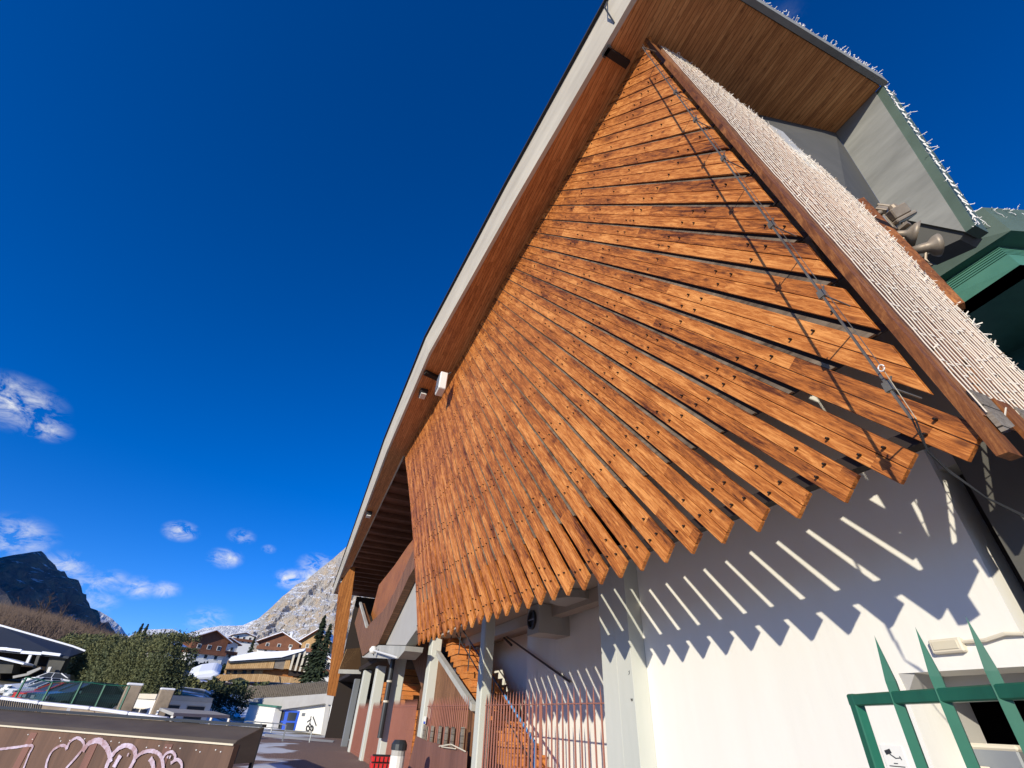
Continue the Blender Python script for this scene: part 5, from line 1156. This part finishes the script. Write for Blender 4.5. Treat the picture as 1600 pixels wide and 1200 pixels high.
def mountain(sky, r0, foot_az, foot_len, m, name='mountain', rows=40, cols=120, amp=30, seed=0, rtab=None, base=-40):
    """a ridge through the given skyline; its near side runs down to the valley floor, the far side falls away behind"""
    tab = []
    for x, y in sky: a_, e_ = azel(x, y); tab.append((a_, e_))
    tab.sort(); a0, a1 = tab[0][0], tab[-1][0]; V = []; F = []; fd = polar(foot_az, 1)
    for i in range(cols + 1):
        a = lerp(a0, a1, i / cols); e = plin(a, tab); rr = r0 if rtab is None else plin(a, rtab); T = polar(a, rr); H = EYE + rr * math.tan(R(e))
        for k in range(rows + 1 + 6):
            if k <= rows: f = k / rows; P = T + fd * foot_len * f; z = lerp(H, base, f ** .85)
            else: f = (k - rows) / 6; P = T - fd * foot_len * .8 * f; z = lerp(H, base, f)
            q = Vector((P.x, P.y, z)) * (1 / (amp * 9)) + Vector((seed, 0, 0)); fe = min(1, (f if k <= rows else f) * 5) 
            nz = mno.ridged_multi_fractal(q, .9, 2.1, 6, 1.0, 2.0) - 1.0
            nz += .45 * (mno.ridged_multi_fractal(q * 4.3, .8, 2.1, 5, 1.0, 2.0) - 1.0); off = nz * amp * (fe * .9 + .25) ; V.append((P.x + fd.x * off, P.y + fd.y * off, z + nz * amp * (.30 * fe + .10)))
    nr = rows + 7
    for i in range(cols):
        for k in range(rows): F.append((i * nr + k, (i + 1) * nr + k, (i + 1) * nr + k + 1, i * nr + k + 1))
        ks = [0] + list(range(rows + 1, rows + 7))
        for ka, kb in zip(ks, ks[1:]): F.append((i * nr + ka, i * nr + kb, (i + 1) * nr + kb, (i + 1) * nr + ka))
    b = MB(); b.v = V; b.f = F; b.m = [0] * len(F); b.ms = [m]; o = b.build(name, fix=False); tag(o, kind='structure'); return o
mountain([(380, 990), (400, 970), (425, 950), (447, 930), (462, 915), (480, 905), (500, 888), (520, 872), (545, 850), (600, 790), (680, 790), (800, 850)], 3300, 165, 800, 'rock_pale', amp=75, seed=3, cols=260, rows=90)
mountain([(240, 1004), (283, 994), (300, 988), (318, 981), (345, 977), (380, 976), (392, 970), (400, 967), (415, 990)], 5200, 170, 1700, 'rock_snow', amp=70, seed=8)
mountain([(192, 1000), (210, 990), (225, 984), (240, 984), (255, 983), (270, 983), (280, 988), (290, 1000)], 7000, 175, 1500, 'rock_snow', amp=60, seed=5)
mountain([(100, 950), (120, 942), (140, 953), (155, 955), (175, 966), (190, 980), (202, 998), (215, 1010)], 6000, 160, 1500, 'rock_snow', amp=60, seed=6)
# the shaded peak: a steep pyramid whose near flank faces away from the sun
def peak():
    P0 = polar(azel(65, 862)[0], 4200); H0 = EYE + 4200 * math.tan(R(azel(65, 862)[1])); n = 170; V = []; F = []
    pl = [(106, .70), (62, .85), (285, .9), (202, .62)]
    pl = [(polar(a, 1), s) for a, s in pl]; ridge = polar(190, 1)
    for i in range(n + 1):
        for j in range(n + 1):
            x = -2300 + 4200 * i / n; y = -2300 + 4200 * j / n; d = Vector((x, y, 0)); h = H0
            h -= max(s * d.dot(v) for v, s in pl)
            q = Vector((x, y, 0)) * (1 / 520); nz = mno.ridged_multi_fractal(q + Vector((4, 1, 0)), .9, 2.1, 7, 1.0, 2.0) - 1.1
            nz += .5 * (mno.ridged_multi_fractal(q * 4.0 + Vector((2, 7, 0)), .8, 2.1, 5, 1.0, 2.0) - 1.1); h += nz * 70 * min(1, d.length / 500 + .16); h = max(h, -40 - 5); V.append((P0.x + x, P0.y + y, h))
    for i in range(n):
        for j in range(n): F.append((i * (n + 1) + j, (i + 1) * (n + 1) + j, (i + 1) * (n + 1) + j + 1, i * (n + 1) + j + 1))
    b = MB(); b.v = V; b.f = F; b.m = [0] * len(F); b.ms = ['rock_dark']; o = b.build('mountain', fix=False); tag(o, kind='structure')
peak()
# unseen mountain added out of frame to the south-west, only to shade that peak
def shade_blocker():
    P0 = polar(azel(65, 862)[0], 4200) + polar(207, 1750); H0 = 1500; n = 60; V = []; F = []
    for i in range(n + 1):
        for j in range(n + 1):
            x = -2000 + 4000 * i / n; y = -2000 + 4000 * j / n; d = Vector((x, y, 0)); h = H0 - max(1.05 * abs(d.dot(polar(117, 1))), .9 * abs(d.dot(polar(207, 1))))
            q = d * (1 / 520); h += (mno.ridged_multi_fractal(q, .9, 2.1, 6, 1.0, 2.0) - 1.1) * 60; V.append((P0.x + x, P0.y + y, max(h, -45)))
    for i in range(n):
        for j in range(n): F.append((i * (n + 1) + j, (i + 1) * (n + 1) + j, (i + 1) * (n + 1) + j + 1, i * (n + 1) + j + 1))
    b = MB(); b.v = V; b.f = F; b.m = [0] * len(F); b.ms = ['rock_dark']; tag(b.build('mountain', fix=False), kind='structure')
shade_blocker()
